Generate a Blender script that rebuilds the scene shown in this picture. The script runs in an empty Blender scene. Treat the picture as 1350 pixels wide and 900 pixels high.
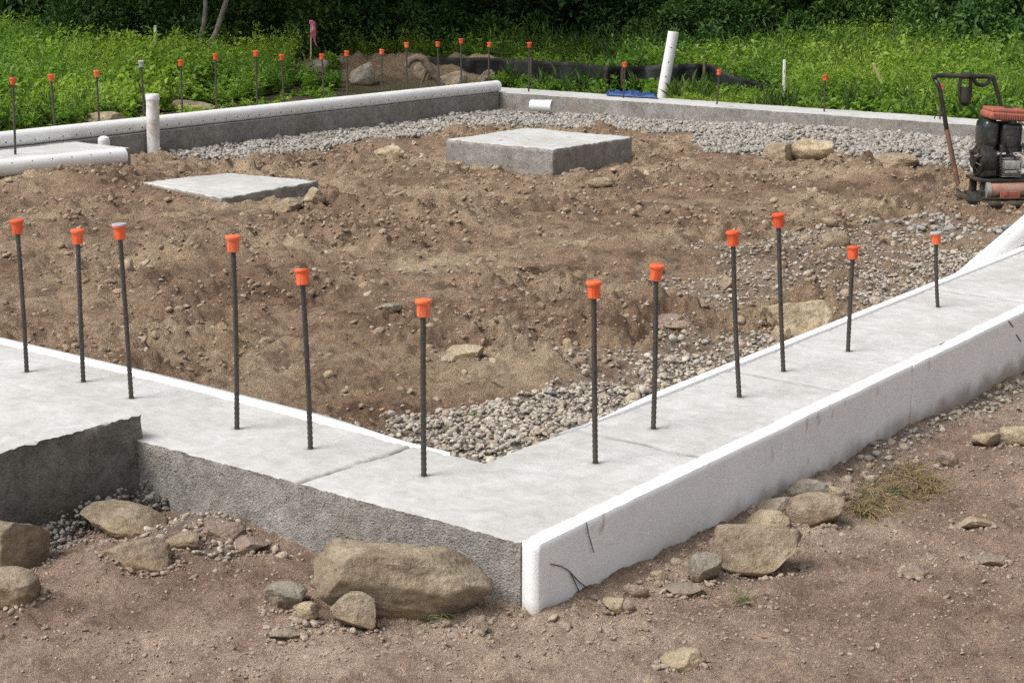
import bpy, bmesh, math, random
import numpy as np
from mathutils import Vector, Matrix
random.seed(7); RNG = np.random.default_rng(11)
PI = math.pi
scene = bpy.context.scene
COL = scene.collection

# ------------------------------------------------------------------ camera
FOC = 2166.0; CX, CY = 675.0, 450.0
RM = np.array([[0.5998485825623927, 0.18677919936074505, -0.7780072034911034],
               [-0.8001096008604194, 0.143079956648169, -0.5825399150414832],
               [0.0025108980203455977, 0.9719267753754482, 0.23527013983804718]])
CAM = np.array([-3.10415549, -2.29667365, 1.45])
YAW = math.atan2(RM[1, 0], RM[0, 0])
cd = bpy.data.cameras.new('camera'); cam = bpy.data.objects.new('camera', cd); COL.objects.link(cam)
M4 = Matrix.Identity(4)
for i in range(3):
    for j in range(3): M4[i][j] = RM[i, j]
    M4[i][3] = CAM[i]
cam.matrix_world = M4
cd.sensor_width = 36; cd.sensor_fit = 'HORIZONTAL'; cd.lens = 36 * FOC / 1350
cd.clip_start = 0.05; cd.clip_end = 2000
scene.camera = cam

def ray(u, v): return RM @ np.array([u - CX, -(v - CY), -FOC])
def at(u, v, z=0.0):
    d = ray(u, v); return CAM + d * ((z - CAM[2]) / d[2])
def proj(p):
    c = RM.T @ (np.asarray(p, float) - CAM); return CX + FOC * c[0] / -c[2], CY - FOC * c[1] / -c[2]
def zat(x, y, v):
    lo, hi = -3.0, 8.0
    for _ in range(40):
        m = (lo + hi) / 2
        if proj((x, y, m))[1] > v: lo = m
        else: hi = m
    return lo

# ------------------------------------------------------------------ noise
def _hash(ix, iy, s):
    h = (ix.astype(np.int64) * 374761393 + iy.astype(np.int64) * 668265263 + s * 974634777) & 0xFFFFFFFF
    h = ((h ^ (h >> 13)) * 1274126177) & 0xFFFFFFFF
    return ((h ^ (h >> 16)) & 0xFFFFFF) / float(0x1000000)
def noise2(x, y, s=0):
    x = np.asarray(x, float); y = np.asarray(y, float)
    ix = np.floor(x); iy = np.floor(y); fx = x - ix; fy = y - iy
    def g(dx, dy):
        a = _hash(ix + dx, iy + dy, s) * 2 * PI
        return np.cos(a) * (fx - dx) + np.sin(a) * (fy - dy)
    sx = fx * fx * fx * (fx * (fx * 6 - 15) + 10); sy = fy * fy * fy * (fy * (fy * 6 - 15) + 10)
    a = g(0, 0); b = g(1, 0); c = g(0, 1); d = g(1, 1)
    return ((a + (b - a) * sx) * (1 - sy) + (c + (d - c) * sx) * sy) * 1.5
def fbm(x, y, f, o=4, s=0, gain=.5):
    t = 0; a = 1.0
    for k in range(o):
        t = t + a * noise2(x * f, y * f, s + k * 17); f *= 2.03; a *= gain
    return t
def billow(x, y, f, o=4, s=0, gain=.5):
    t = 0; a = 1.0
    for k in range(o):
        t = t + a * (np.abs(noise2(x * f + k * 3.1, y * f - k * 1.7, s + k * 13)) * 2 - .5); f *= 2.07; a *= gain
    return t
def lumps(x, y, f, s=0, dens=.6):
    X = x * f + .35 * noise2(x * f * .9, y * f * .9, s + 71); Y = y * f + .35 * noise2(x * f * .9 + 9, y * f * .9, s + 72); ix = np.floor(X); iy = np.floor(Y); out = 0.0
    for i in (-1, 0, 1):
        for j in (-1, 0, 1):
            cx, cy = ix + i, iy + j; h = _hash(cx, cy, s + 3); r = (.28 + .42 * _hash(cx, cy, s + 4)) * (h < dens)
            dx = (X - cx - _hash(cx, cy, s + 1)); dy = (Y - cy - _hash(cx, cy, s + 2)); a = _hash(cx, cy, s + 5) * 3.14; u = (dx * np.cos(a) + dy * np.sin(a)) / 1.2; v = (-dx * np.sin(a) + dy * np.cos(a)) / .8
            q = 1 - (np.abs(u) ** 2.6 + np.abs(v) ** 2.6) / np.maximum(r, 1e-3) ** 2.6
            out = np.maximum(out, np.clip(q, 0, 1) ** .5 * r * (.5 + h))
    return out
def sm(a, b, x):
    t = np.clip((x - a) / (b - a), 0, 1); return t * t * (3 - 2 * t)

# ------------------------------------------------------------------ terrain height
def gz(u, v, z=-.16): return at(u, v, z)[:2]
BUMPS = []          # (x, y, radius across, radius deep, height)
def bump(u, v, wpx, r, h):
    p = gz(u, v); d = math.hypot(p[0] - CAM[0], p[1] - CAM[1]); BUMPS.append((p[0], p[1], wpx / (FOC / d) / 2, r, h))
for b in [(260, 350, 190, .35, .085), (90, 330, 200, .4, .05), (450, 275, 110, .2, .04), (350, 266, 130, .12, -.05), (560, 420, 260, .35, .02), (470, 440, 110, .12, .045),
          (705, 372, 70, .08, -.10), (600, 455, 130, .12, .04), (820, 340, 300, .5, .03), (640, 300, 200, .5, .03), (1180, 240, 160, .4, .05),
          (1050, 200, 130, .3, .10), (1190, 215, 90, .2, .07), (250, 246, 150, .35, -.03), (110, 260, 200, .6, .05), (975, 395, 110, .1, -.05),
          (860, 430, 140, .16, .05), (400, 470, 300, .3, .03), (590, 395, 90, .07, -.045), (1010, 350, 140, .2, .04), (575, 445, 60, .05, -.05),
          (265, 700, 150, .12, .065), (150, 740, 140, .16, .05), (30, 800, 160, .2, .04), (300, 735, 100, .1, -.01)]: bump(*b)
MND = [(12.2, 10.9, .8, 1.0, .20), (12.6, 9.9, .6, .6, .15), (12.0, 12.0, .6, .6, .11)]
def gravel_mask(x, y):
    """1 where grey gravel lies at the surface"""
    x = np.asarray(x, float); y = np.asarray(y, float)
    n = fbm(x, y, 2.2, 3, 5) * .22; n2 = fbm(x, y, .9, 3, 9) * .35
    ins = ((x > .2) & (y > .2) & (x < 10.35) & (y < 8.0)).astype(float)
    xb = 9.05 - .50 * sm(5.2, 4.2, y) - .25 * sm(3.0, 1.0, y)
    back = np.maximum(sm(-.12, .12, x - xb + n2 + .3 * sm(6.2, 7.4, y)), sm(-.12, .12, y - 6.95 + n2 - .9 * sm(6.0, 5.0, x)))
    wing = .85 * sm(.20, -.20, y - .84 + n * 1.3 - .15 * sm(1.0, 2.5, x) + .45 * np.exp(-((x - 3.3) / .35) ** 2))
    wing2 = sm(.1, -.1, np.hypot((x - 4.8) / 1.5, (y - 1.45) / .45) - 1 + n * 1.9) * .32
    corner = sm(.22, -.22, np.hypot((x - 1.15) / .70, (y - .88) / .34) - 1 + n * 1.9)
    strip = sm(.06, -.06, x - .72 + n * .5) * sm(3.2, 2.6, y)
    i = np.clip(np.maximum.reduce([back, wing, wing2, corner, strip]), 0, 1) * ins
    out = .55 * sm(.05, -.05, np.abs(y + .10 + .01 * x) - .05 + n * .22) * sm(1.2, 2.2, x) * (x < 12) * (y < 0)
    out2 = sm(.1, -.1, np.hypot((x + .15) / .09, (y - .95) / .2) - 1 + n * 1.5) * (x < 0.05) * .6
    return np.clip(np.maximum.reduce([i, out, out2]), 0, 1)
def height(x, y):
    x = np.asarray(x, float); y = np.asarray(y, float)
    ins = ((x > .23) & (y > .23) & (x < 10.35) & (y < 8.0)).astype(float)
    g = gravel_mask(x, y)
    hi = -.165 + .05 * sm(.3, .0, np.hypot(x - .7, y - .7) - .5) + .035 * fbm(x, y, .8, 3, 1) * (1 - .6 * g)
    hi = hi + .035 * sm(3.2, 2.0, np.hypot((x - 3.2), (y - 3.2)))
    hi = hi + .055 * sm(6.2, 4.0, y) * sm(7.5, 9.5, x) * 0.8 - .03 * sm(6.6, 7.4, y)
    hi = hi - .05 * sm(1.1, .5, np.hypot(x - 7.25, y - 5.25) - .4)
    hi = hi - .04 * sm(.5, .1, np.hypot(x - 4.75, y - 5.25) - .2) + .05 * sm(.6, .2, np.hypot(x - 3.9, y - 6.0))
    ho = -.175 - .025 * np.clip(x, 0, 3.4) - .012 * np.clip(-y, 0, 3) + .02 * fbm(x, y, 1.3, 3, 2)
    lf = sm(.1, -.1, x) * sm(.0, .3, y)
    ho = ho + lf * (-.01 + .0 * y)
    ho = ho - .06 * lf * np.exp(-((y - 1.62) / .28) ** 2) + .0 * y
    far = np.maximum(sm(8.0, 9.0, y), sm(10.35, 11.3, x))
    hb = -.13 + .05 * fbm(x, y, .5, 4, 3) + .02 * np.clip(np.hypot(x - CAM[0], y - CAM[1]) - 24, 0, 30)
    ho = ho * (1 - far) + hb * far
    h = np.where(ins > 0, hi, ho)
    rough = 1 - .65 * g
    patch = .45 + .55 * sm(-.35, .35, fbm(x, y, .9, 2, 77))
    dirt = 1.0 * billow(x, y, 3.3, 3, 21, .6) + 1.0 * fbm(x, y, 10, 4, 25, .75)
    lump = lumps(x, y, 5, 1, .35) * .10 + lumps(x, y, 10, 2, .55) * .060 + lumps(x, y, 20, 3, .6) * .030
    h = h + lump * rough * np.where(ins > 0, patch ** 1.5, .16)
    amp = np.where(ins > 0, .026 * patch, .008)
    h = h + amp * rough * dirt + np.where(ins > 0, .006, .0040) * rough * fbm(x, y, 26, 3, 40, .7)
    h = h + ins * .09 * np.exp(-(((y - 6.75) / .45) ** 2)) * sm(5.4, 4.9, x)
    for bx, by, rw, rd, bh in BUMPS:
        c, s = math.cos(YAW), math.sin(YAW)
        a = ((x - bx) * c + (y - by) * s) / rw; b = (-(x - bx) * s + (y - by) * c) / rd
        q = a * a + b * b
        h = h + bh * np.exp(-q * 1.3) * (1 + .3 * noise2(x * 9, y * 9, 55))
    for mx, my, ra, rb, mh in MND:
        q = ((x - mx) / ra) ** 2 + ((y - my) / rb) ** 2
        h = h + mh * np.exp(-q) * (1 + .45 * fbm(x, y, 2.8, 5, 61, .65))
    dp = np.maximum(np.abs(x - 4.46) / .48, np.abs(y - 5.72) / .48)
    h = np.where(dp < 1.25, np.minimum(h, -.118 - .07 * sm(5.7, 5.3, y + .35 * (4.4 - x)) * sm(4.1, 4.5, x + .3)), h)
    # keep soil below the wall tops along the inner faces
    d = np.minimum(np.minimum(np.abs(x - .52), np.abs(y - .45)), np.minimum(np.abs(x - 10.1), np.abs(y - 7.75)))
    h = np.where((ins > 0) & (d < .35), np.minimum(h, -.085 - .04 * (1 - d / .35)), h)
    return h
def H(x, y): return float(height(np.array([x]), np.array([y]))[0])
def build_lookup(xs, ys, Z):
    global H
    Zg = Z.reshape(len(xs), len(ys)); import bisect; xl = list(map(float, xs)); yl = list(map(float, ys))
    def H(x, y):
        i = min(max(bisect.bisect(xl, x) - 1, 0), len(xl) - 2); j = min(max(bisect.bisect(yl, y) - 1, 0), len(yl) - 2)
        a = (x - xl[i]) / (xl[i + 1] - xl[i]); b = (y - yl[j]) / (yl[j + 1] - yl[j])
        return float((Zg[i, j] * (1 - a) + Zg[i + 1, j] * a) * (1 - b) + (Zg[i, j + 1] * (1 - a) + Zg[i + 1, j + 1] * a) * b)
def hit(u, v):
    z = -.17
    for _ in range(12):
        p = at(u, v, z); z = .5 * z + .5 * H(p[0], p[1])
    return np.array([p[0], p[1], H(p[0], p[1])])
def ppm(p): return FOC / np.linalg.norm(np.asarray(p) - CAM)

# ------------------------------------------------------------------ object helpers
def tag(o, label=None, cat=None, group=None, kind=None):
    if label: o['label'] = label
    if cat: o['category'] = cat
    if group: o['group'] = group
    if kind: o['kind'] = kind
    return o
def empty(name, loc=(0, 0, 0), rz=0.0):
    o = bpy.data.objects.new(name, None); COL.objects.link(o); o.location = loc; o.rotation_euler = (0, 0, rz)
    o.empty_display_size = .1; return o
def mesh_np(name, V, F, mat, parent=None, smooth=False, attrs=None):
    """V (n,3); F (m,k) with one k, or list of such arrays"""
    if not isinstance(F, (list, tuple)): F = [F]
    me = bpy.data.meshes.new(name); V = np.asarray(V, np.float32)
    me.vertices.add(len(V)); me.vertices.foreach_set('co', V.ravel())
    li = np.concatenate([f.ravel() for f in F]).astype(np.int32)
    cnt = np.concatenate([np.full(len(f), f.shape[1]) for f in F]).astype(np.int32)
    st = np.concatenate([[0], np.cumsum(cnt)[:-1]]).astype(np.int32)
    me.loops.add(len(li)); me.loops.foreach_set('vertex_index', li)
    me.polygons.add(len(cnt)); me.polygons.foreach_set('loop_start', st); me.polygons.foreach_set('loop_total', cnt)
    if smooth: me.polygons.foreach_set('use_smooth', np.ones(len(cnt), bool))
    for k, a in (attrs or {}).items():
        at_ = me.attributes.new(k, 'FLOAT', 'POINT'); at_.data.foreach_set('value', np.asarray(a, np.float32))
    me.update(calc_edges=True); me.validate()
    me.materials.append(mat)
    o = bpy.data.objects.new(name, me); COL.objects.link(o)
    if parent is not None: o.parent = parent
    return o
class MB:
    def __init__(s): s.v = []; s.q = []; s.t = []; s.n = 0
    def add(s, V, Q=None, T=None):
        V = np.asarray(V, float); s.v.append(V)
        if Q is not None and len(Q): s.q.append(np.asarray(Q) + s.n)
        if T is not None and len(T): s.t.append(np.asarray(T) + s.n)
        s.n += len(V)
    def box(s, c, d, rz=0, ry=0, rx=0, b=0):
        bm = bmesh.new(); bmesh.ops.create_cube(bm, size=1)
        bmesh.ops.scale(bm, vec=d, verts=bm.verts)
        if b: bmesh.ops.bevel(bm, geom=bm.edges[:], offset=b, segments=3, affect='EDGES', profile=.6)
        bmesh.ops.triangulate(bm, faces=bm.faces[:])
        R = Matrix.Rotation(rz, 3, 'Z') @ Matrix.Rotation(ry, 3, 'Y') @ Matrix.Rotation(rx, 3, 'X')
        bm.verts.ensure_lookup_table()
        s.add([list(R @ v.co + Vector(c)) for v in bm.verts], None, [[v.index for v in f.verts] for f in bm.faces]); bm.free()
    def tube(s, pts, r, n=12, cap=True):
        pts = [Vector(p) for p in pts]; rs = r if isinstance(r, (list, tuple, np.ndarray)) else [r] * len(pts)
        V = []; prev = None
        for i, p in enumerate(pts):
            t = (pts[min(i + 1, len(pts) - 1)] - pts[max(i - 1, 0)]).normalized()
            if prev is None:
                a = Vector((0, 0, 1)) if abs(t.z) < .9 else Vector((1, 0, 0)); prev = t.cross(a).normalized()
            else: prev = (prev - t * prev.dot(t)).normalized()
            b = t.cross(prev)
            for k in range(n):
                an = 2 * PI * k / n; V.append(p + (prev * math.cos(an) + b * math.sin(an)) * rs[i])
        Q = [[i * n + k, i * n + (k + 1) % n, (i + 1) * n + (k + 1) % n, (i + 1) * n + k] for i in range(len(pts) - 1) for k in range(n)]
        T = []
        if cap:
            L = len(V); V.append(pts[0]); V.append(pts[-1]); e = (len(pts) - 1) * n
            for k in range(n): T.append([L, (k + 1) % n, k]); T.append([L + 1, e + k, e + (k + 1) % n])
        s.add([list(v) for v in V], Q, T)
    def lathe(s, prof, n=24, c=(0, 0, 0), M=None):
        V = []
        for r, z in prof:
            for k in range(n):
                a = 2 * PI * k / n; p = Vector((r * math.cos(a), r * math.sin(a), z))
                if M: p = M @ p
                V.append(list(p + Vector(c)))
        Q = [[i * n + k, i * n + (k + 1) % n, (i + 1) * n + (k + 1) % n, (i + 1) * n + k] for i in range(len(prof) - 1) for k in range(n)]
        s.add(V, Q)
    def build(s, name, mat, parent=None, smooth=True, angle=40):
        F = []
        if s.q: F.append(np.concatenate(s.q))
        if s.t: F.append(np.concatenate(s.t))
        o = mesh_np(name, np.concatenate(s.v), F, mat, parent, smooth)
        if smooth:
            bm = bmesh.new(); bm.from_mesh(o.data)
            for e in bm.edges:
                if len(e.link_faces) == 2 and e.calc_face_angle(0) > math.radians(angle): e.smooth = False
            bm.to_mesh(o.data); bm.free()
        return o

# ------------------------------------------------------------------ materials
def newmat(name):
    m = bpy.data.materials.new(name); m.use_nodes = True; nt = m.node_tree; nt.nodes.clear()
    out = nt.nodes.new('ShaderNodeOutputMaterial'); b = nt.nodes.new('ShaderNodeBsdfPrincipled')
    nt.links.new(b.outputs[0], out.inputs[0]); return m, nt, b
def N(nt, t, **kw):
    n = nt.nodes.new(t)
    for k, v in kw.items():
        if k.startswith('i_'): n.inputs[k[2:].replace('_', ' ')].default_value = v
        else: setattr(n, k, v)
    return n
def tex_noise(nt, co, scale, detail=4, rough=.6, dist=0.0):
    n = N(nt, 'ShaderNodeTexNoise'); n.inputs['Scale'].default_value = scale; n.inputs['Detail'].default_value = detail
    n.inputs['Roughness'].default_value = rough; n.inputs['Distortion'].default_value = dist
    nt.links.new(co, n.inputs['Vector']); return n.outputs['Fac']
def ramp(nt, fac, stops):
    r = nt.nodes.new('ShaderNodeValToRGB'); e = r.color_ramp.elements
    while len(e) < len(stops): e.new(.5)
    for i, (p, c) in enumerate(stops):
        e[i].position = p; e[i].color = (*c, 1) if len(c) == 3 else c
    nt.links.new(fac, r.inputs[0]); return r.outputs[0]
def g3(v): return (v, v, v)
def mix(nt, fac, a, b, mode='MIX'):
    m = nt.nodes.new('ShaderNodeMix'); m.data_type = 'RGBA'; m.blend_type = mode
    for s, x in ((m.inputs[0], fac), (m.inputs[6], a), (m.inputs[7], b)):
        if isinstance(x, (int, float)): s.default_value = x
        elif isinstance(x, tuple): s.default_value = (*x, 1)
        else: nt.links.new(x, s)
    return m.outputs[2]
def mth(nt, op, a, b=0.0):
    m = nt.nodes.new('ShaderNodeMath'); m.operation = op
    for s, x in ((m.inputs[0], a), (m.inputs[1], b)):
        if isinstance(x, (int, float)): s.default_value = x
        else: nt.links.new(x, s)
    return m.outputs[0]
def bump_(nt, b, h, dist, strength=1.0, prev=None):
    n = nt.nodes.new('ShaderNodeBump'); n.inputs['Distance'].default_value = dist; n.inputs['Strength'].default_value = strength
    nt.links.new(h, n.inputs['Height'])
    if prev is not None: nt.links.new(prev, n.inputs['Normal'])
    if b is not None: nt.links.new(n.outputs[0], b.inputs['Normal'])
    return n.outputs[0]
def coords(nt, kind='Object'): return nt.nodes.new('ShaderNodeTexCoord').outputs[kind]
def geo_pos(nt): return nt.nodes.new('ShaderNodeNewGeometry').outputs['Position']
def rnd_island(nt): return nt.nodes.new('ShaderNodeNewGeometry').outputs['Random Per Island']
def attr(nt, name):
    a = nt.nodes.new('ShaderNodeAttribute'); a.attribute_name = name; return a.outputs['Fac']

def mat_dirt():
    m, nt, b = newmat('soil'); co = geo_pos(nt)
    n1 = tex_noise(nt, co, 1.1, 5, .6); n2 = tex_noise(nt, co, 9, 6, .7, .4); n3 = tex_noise(nt, co, 85, 6, .8); n4 = tex_noise(nt, co, 30, 4, .7); n6 = tex_noise(nt, co, 210, 4, .8)
    c1 = ramp(nt, n1, [(.34, (.225, .150, .099)), (.5, (.310, .220, .148)), (.66, (.43, .335, .228))])
    c2 = ramp(nt, n2, [(.28, (.62, .57, .52)), (.5, (1, 1, 1)), (.72, (1.28, 1.25, 1.18))])
    c = mix(nt, 1.0, c1, c2, 'MULTIPLY')
    c = mix(nt, .9, c, ramp(nt, n3, [(.3, g3(.55)), (.5, g3(1.0)), (.68, (1.45, 1.42, 1.4))]), 'MULTIPLY')
    c = mix(nt, .8, c, ramp(nt, n6, [(.32, g3(.6)), (.5, g3(1.05)), (.68, g3(1.4))]), 'MULTIPLY')
    # the trodden soil outside has a pinker, greyer cast
    c = mix(nt, attr(nt, 'outer'), c, mix(nt, 1.0, c, (1.20, 1.22, 1.38), 'MULTIPLY'))
    c = mix(nt, attr(nt, 'shade_damp'), c, mix(nt, 1.0, c, (.36, .33, .32), 'MULTIPLY'))  # painted pit shade and damp patches both darken the soil colour
    c = mix(nt, attr(nt, 'green'), c, mix(nt, n2, (.035, .045, .018), (.10, .085, .045)))
    v = N(nt, 'ShaderNodeTexVoronoi'); v.inputs['Scale'].default_value = 55; nt.links.new(co, v.inputs['Vector'])
    gr = ramp(nt, v.outputs['Color'], [(.2, (.14, .12, .105)), (.5, (.26, .235, .205)), (.8, (.40, .37, .33))])
    c = mix(nt, mth(nt, 'MULTIPLY', attr(nt, 'gravel'), .8), c, gr)
    nt.links.new(c, b.inputs['Base Color']); b.inputs['Roughness'].default_value = .95; b.inputs['Specular IOR Level'].default_value = .2
    h = mth(nt, 'ADD', mth(nt, 'MULTIPLY', n4, .8), mth(nt, 'ADD', mth(nt, 'MULTIPLY', n3, .7), mth(nt, 'MULTIPLY', n6, .35)))
    bump_(nt, b, h, .026, 1.0); return m
def mat_clod(name, cols, bs=.01):
    m, nt, b = newmat(name); co = geo_pos(nt); r = rnd_island(nt)
    n = len(cols); c = ramp(nt, r, [(i / (n - 1) * .98 + .01, cols[i]) for i in range(n)])
    nn = tex_noise(nt, co, 70, 4, .7)
    c = mix(nt, .8, c, ramp(nt, nn, [(.3, g3(.6)), (.7, g3(1.35))]), 'MULTIPLY')
    nt.links.new(c, b.inputs['Base Color']); b.inputs['Roughness'].default_value = .9; b.inputs['Specular IOR Level'].default_value = .25
    bump_(nt, b, nn, bs); return m
def mat_rock(name, c0, c1, c2, sc=1.0):
    m, nt, b = newmat(name); co = coords(nt)
    n1 = tex_noise(nt, co, 7 * sc, 6, .65, .6); n2 = tex_noise(nt, co, 60 * sc, 5, .75); n3 = tex_noise(nt, co, 22 * sc, 4, .6)
    c = ramp(nt, n1, [(.32, c0), (.5, c1), (.68, c2)])
    c = mix(nt, .75, c, ramp(nt, n2, [(.3, g3(.6)), (.5, g3(1)), (.72, g3(1.35))]), 'MULTIPLY')
    c = mix(nt, mth(nt, 'MULTIPLY', ramp(nt, n3, [(.55, g3(0)), (.7, g3(1))]), .5), c, (.14, .10, .065))
    sz = nt.nodes.new('ShaderNodeSeparateXYZ'); nt.links.new(co, sz.inputs[0])
    zc = mth(nt, 'ADD', sz.outputs[2], mth(nt, 'MULTIPLY', mth(nt, 'SUBTRACT', n1, .5), -.16))
    c = mix(nt, mth(nt, 'MULTIPLY', ramp(nt, zc, [(.0, g3(1)), (.045, g3(0))]), .8), c, (.27, .20, .14))
    n7 = tex_noise(nt, co, 3.5 * sc, 3, .5); c = mix(nt, .8, c, ramp(nt, n7, [(.35, (.75, .74, .74)), (.5, g3(1)), (.65, (1.18, 1.12, 1.0))]), 'MULTIPLY')
    nt.links.new(c, b.inputs['Base Color']); b.inputs['Roughness'].default_value = .92; b.inputs['Specular IOR Level'].default_value = .2
    bump_(nt, b, mth(nt, 'ADD', n2, mth(nt, 'MULTIPLY', n3, 1.4)), .012, .9); return m
def mat_concrete():
    m, nt, b = newmat('concrete'); co = geo_pos(nt)
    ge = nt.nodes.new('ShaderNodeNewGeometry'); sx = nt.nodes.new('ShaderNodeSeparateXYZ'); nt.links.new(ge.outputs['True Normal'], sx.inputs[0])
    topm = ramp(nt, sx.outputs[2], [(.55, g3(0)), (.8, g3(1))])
    n1 = tex_noise(nt, co, 2.3, 5, .6, .5); n2 = tex_noise(nt, co, 120, 3, .7); n3 = tex_noise(nt, co, 16, 5, .65, .8)
    mp = nt.nodes.new('ShaderNodeMapping'); mp.inputs['Scale'].default_value = (14, 3, 1); nt.links.new(co, mp.inputs[0])
    n4 = tex_noise(nt, mp.outputs[0], 3.0, 4, .6)
    top = ramp(nt, n1, [(.3, (.42, .412, .395)), (.5, (.485, .482, .47)), (.7, (.545, .545, .54))])
    top = mix(nt, .8, top, ramp(nt, n3, [(.3, (.80, .79, .77)), (.7, g3(1.1))]), 'MULTIPLY')
    top = mix(nt, ramp(nt, tex_noise(nt, co, 45, 5, .8, .3), [(.66, g3(0)), (.76, g3(.45))]), top, (.27, .235, .19))
    top = mix(nt, .35, top, ramp(nt, n4, [(.35, (.9, .88, .85)), (.6, g3(1.06))]), 'MULTIPLY')
    top = mix(nt, .5, top, ramp(nt, n2, [(.3, g3(.85)), (.7, g3(1.12))]), 'MULTIPLY')
    top = mix(nt, attr(nt, 'joint'), top, (.12, .108, .092))
    # formed faces: bare aggregate, pitted and earth stained
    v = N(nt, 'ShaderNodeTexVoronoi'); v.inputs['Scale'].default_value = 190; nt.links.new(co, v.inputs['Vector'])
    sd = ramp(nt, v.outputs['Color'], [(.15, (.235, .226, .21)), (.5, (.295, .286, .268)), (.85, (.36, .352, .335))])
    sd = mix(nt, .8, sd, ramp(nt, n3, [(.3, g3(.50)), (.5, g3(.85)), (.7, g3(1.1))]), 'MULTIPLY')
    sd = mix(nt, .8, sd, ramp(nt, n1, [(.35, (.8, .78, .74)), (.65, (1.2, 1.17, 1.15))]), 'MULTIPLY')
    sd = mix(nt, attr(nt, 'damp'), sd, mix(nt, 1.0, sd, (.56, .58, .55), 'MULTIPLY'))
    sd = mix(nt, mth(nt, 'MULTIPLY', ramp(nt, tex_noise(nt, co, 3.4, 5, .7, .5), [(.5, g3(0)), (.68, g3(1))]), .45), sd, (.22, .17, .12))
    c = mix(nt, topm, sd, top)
    nt.links.new(c, b.inputs['Base Color']); b.inputs['Roughness'].default_value = .88; b.inputs['Specular IOR Level'].default_value = .25
    pt = ramp(nt, tex_noise(nt, co, 38, 3, .6), [(.60, g3(0)), (.68, g3(1))])
    h1 = mth(nt, 'MULTIPLY', mth(nt, 'SUBTRACT', mth(nt, 'ADD', mth(nt, 'MULTIPLY', n2, .6), mth(nt, 'MULTIPLY', v.outputs['Distance'], .6)), pt), mth(nt, 'SUBTRACT', 1.15, topm))
    bump_(nt, b, mth(nt, 'ADD', h1, mth(nt, 'MULTIPLY', n3, .5)), .0036, .9); return m
def mat_foam():
    m, nt, b = newmat('white_foam_board'); co = geo_pos(nt)
    v = N(nt, 'ShaderNodeTexVoronoi'); v.inputs['Scale'].default_value = 260; nt.links.new(co, v.inputs['Vector'])
    n1 = tex_noise(nt, co, 5, 6, .7, .6); n2 = tex_noise(nt, co, 60, 4, .8)
    c = ramp(nt, v.outputs['Color'], [(.2, g3(.80)), (.8, g3(.90))])
    c = mix(nt, .6, c, ramp(nt, n1, [(.3, (.84, .83, .80)), (.55, g3(1))]), 'MULTIPLY')
    c = mix(nt, ramp(nt, n2, [(.69, g3(0)), (.74, g3(.7))]), c, (.42, .39, .34))
    mp = nt.nodes.new('ShaderNodeMapping'); mp.inputs['Scale'].default_value = (40, 40, 2.2); nt.links.new(co, mp.inputs[0])
    n5 = tex_noise(nt, mp.outputs[0], 1.0, 3, .6)
    c = mix(nt, ramp(nt, n5, [(.70, g3(0)), (.82, g3(.35))]), c, (.5, .48, .44))
    c = mix(nt, attr(nt, 'soilmark'), c, (.30, .25, .19))
    nt.links.new(c, b.inputs['Base Color']); b.inputs['Roughness'].default_value = .75
    bump_(nt, b, mth(nt, 'ADD', v.outputs['Distance'], mth(nt, 'MULTIPLY', n2, .4)), .0006, .6); return m
def mat_plain(name, col, rough=.5, metal=0.0, var=.3, sc=30, spec=.5, bs=0.0, dirt=None, dirt_amt=.5):
    m, nt, b = newmat(name); co = coords(nt); n = tex_noise(nt, co, sc, 5, .7, .3)
    c = mix(nt, 1.0, col, ramp(nt, n, [(.3, g3(1 - var)), (.7, g3(1 + var))]), 'MULTIPLY')
    if dirt:
        n2 = tex_noise(nt, co, sc * .4, 5, .7, .6); c = mix(nt, mth(nt, 'MULTIPLY', ramp(nt, n2, [(.42, g3(0)), (.62, g3(1))]), dirt_amt), c, dirt)
    nt.links.new(c, b.inputs['Base Color']); b.inputs['Roughness'].default_value = rough; b.inputs['Metallic'].default_value = metal
    b.inputs['Specular IOR Level'].default_value = spec
    if bs: bump_(nt, b, n, bs)
    return m
def mat_leaf(name, cols, trans=.25):
    m, nt, b = newmat(name); r = rnd_island(nt); n = len(cols)
    c = ramp(nt, r, [(i / (n - 1) * .98 + .01, cols[i]) for i in range(n)])
    n1 = tex_noise(nt, geo_pos(nt), .45, 3, .5)
    c = mix(nt, 1.0, c, ramp(nt, n1, [(.34, (.5, .62, .62)), (.5, (.9, .92, .9)), (.66, (1.4, 1.22, 1.15))]), 'MULTIPLY')
    nt.links.new(c, b.inputs['Base Color']); b.inputs['Roughness'].default_value = .55; b.inputs['Specular IOR Level'].default_value = .3
    t = nt.nodes.new('ShaderNodeBsdfTranslucent'); nt.links.new(mix(nt, 1.0, c, (1.1, 1.25, .7), 'MULTIPLY'), t.inputs[0])
    ms = nt.nodes.new('ShaderNodeMixShader'); ms.inputs[0].default_value = trans
    nt.links.new(b.outputs[0], ms.inputs[1]); nt.links.new(t.outputs[0], ms.inputs[2])
    out = [x for x in nt.nodes if x.type == 'OUTPUT_MATERIAL'][0]; nt.links.new(ms.outputs[0], out.inputs[0]); return m

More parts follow.
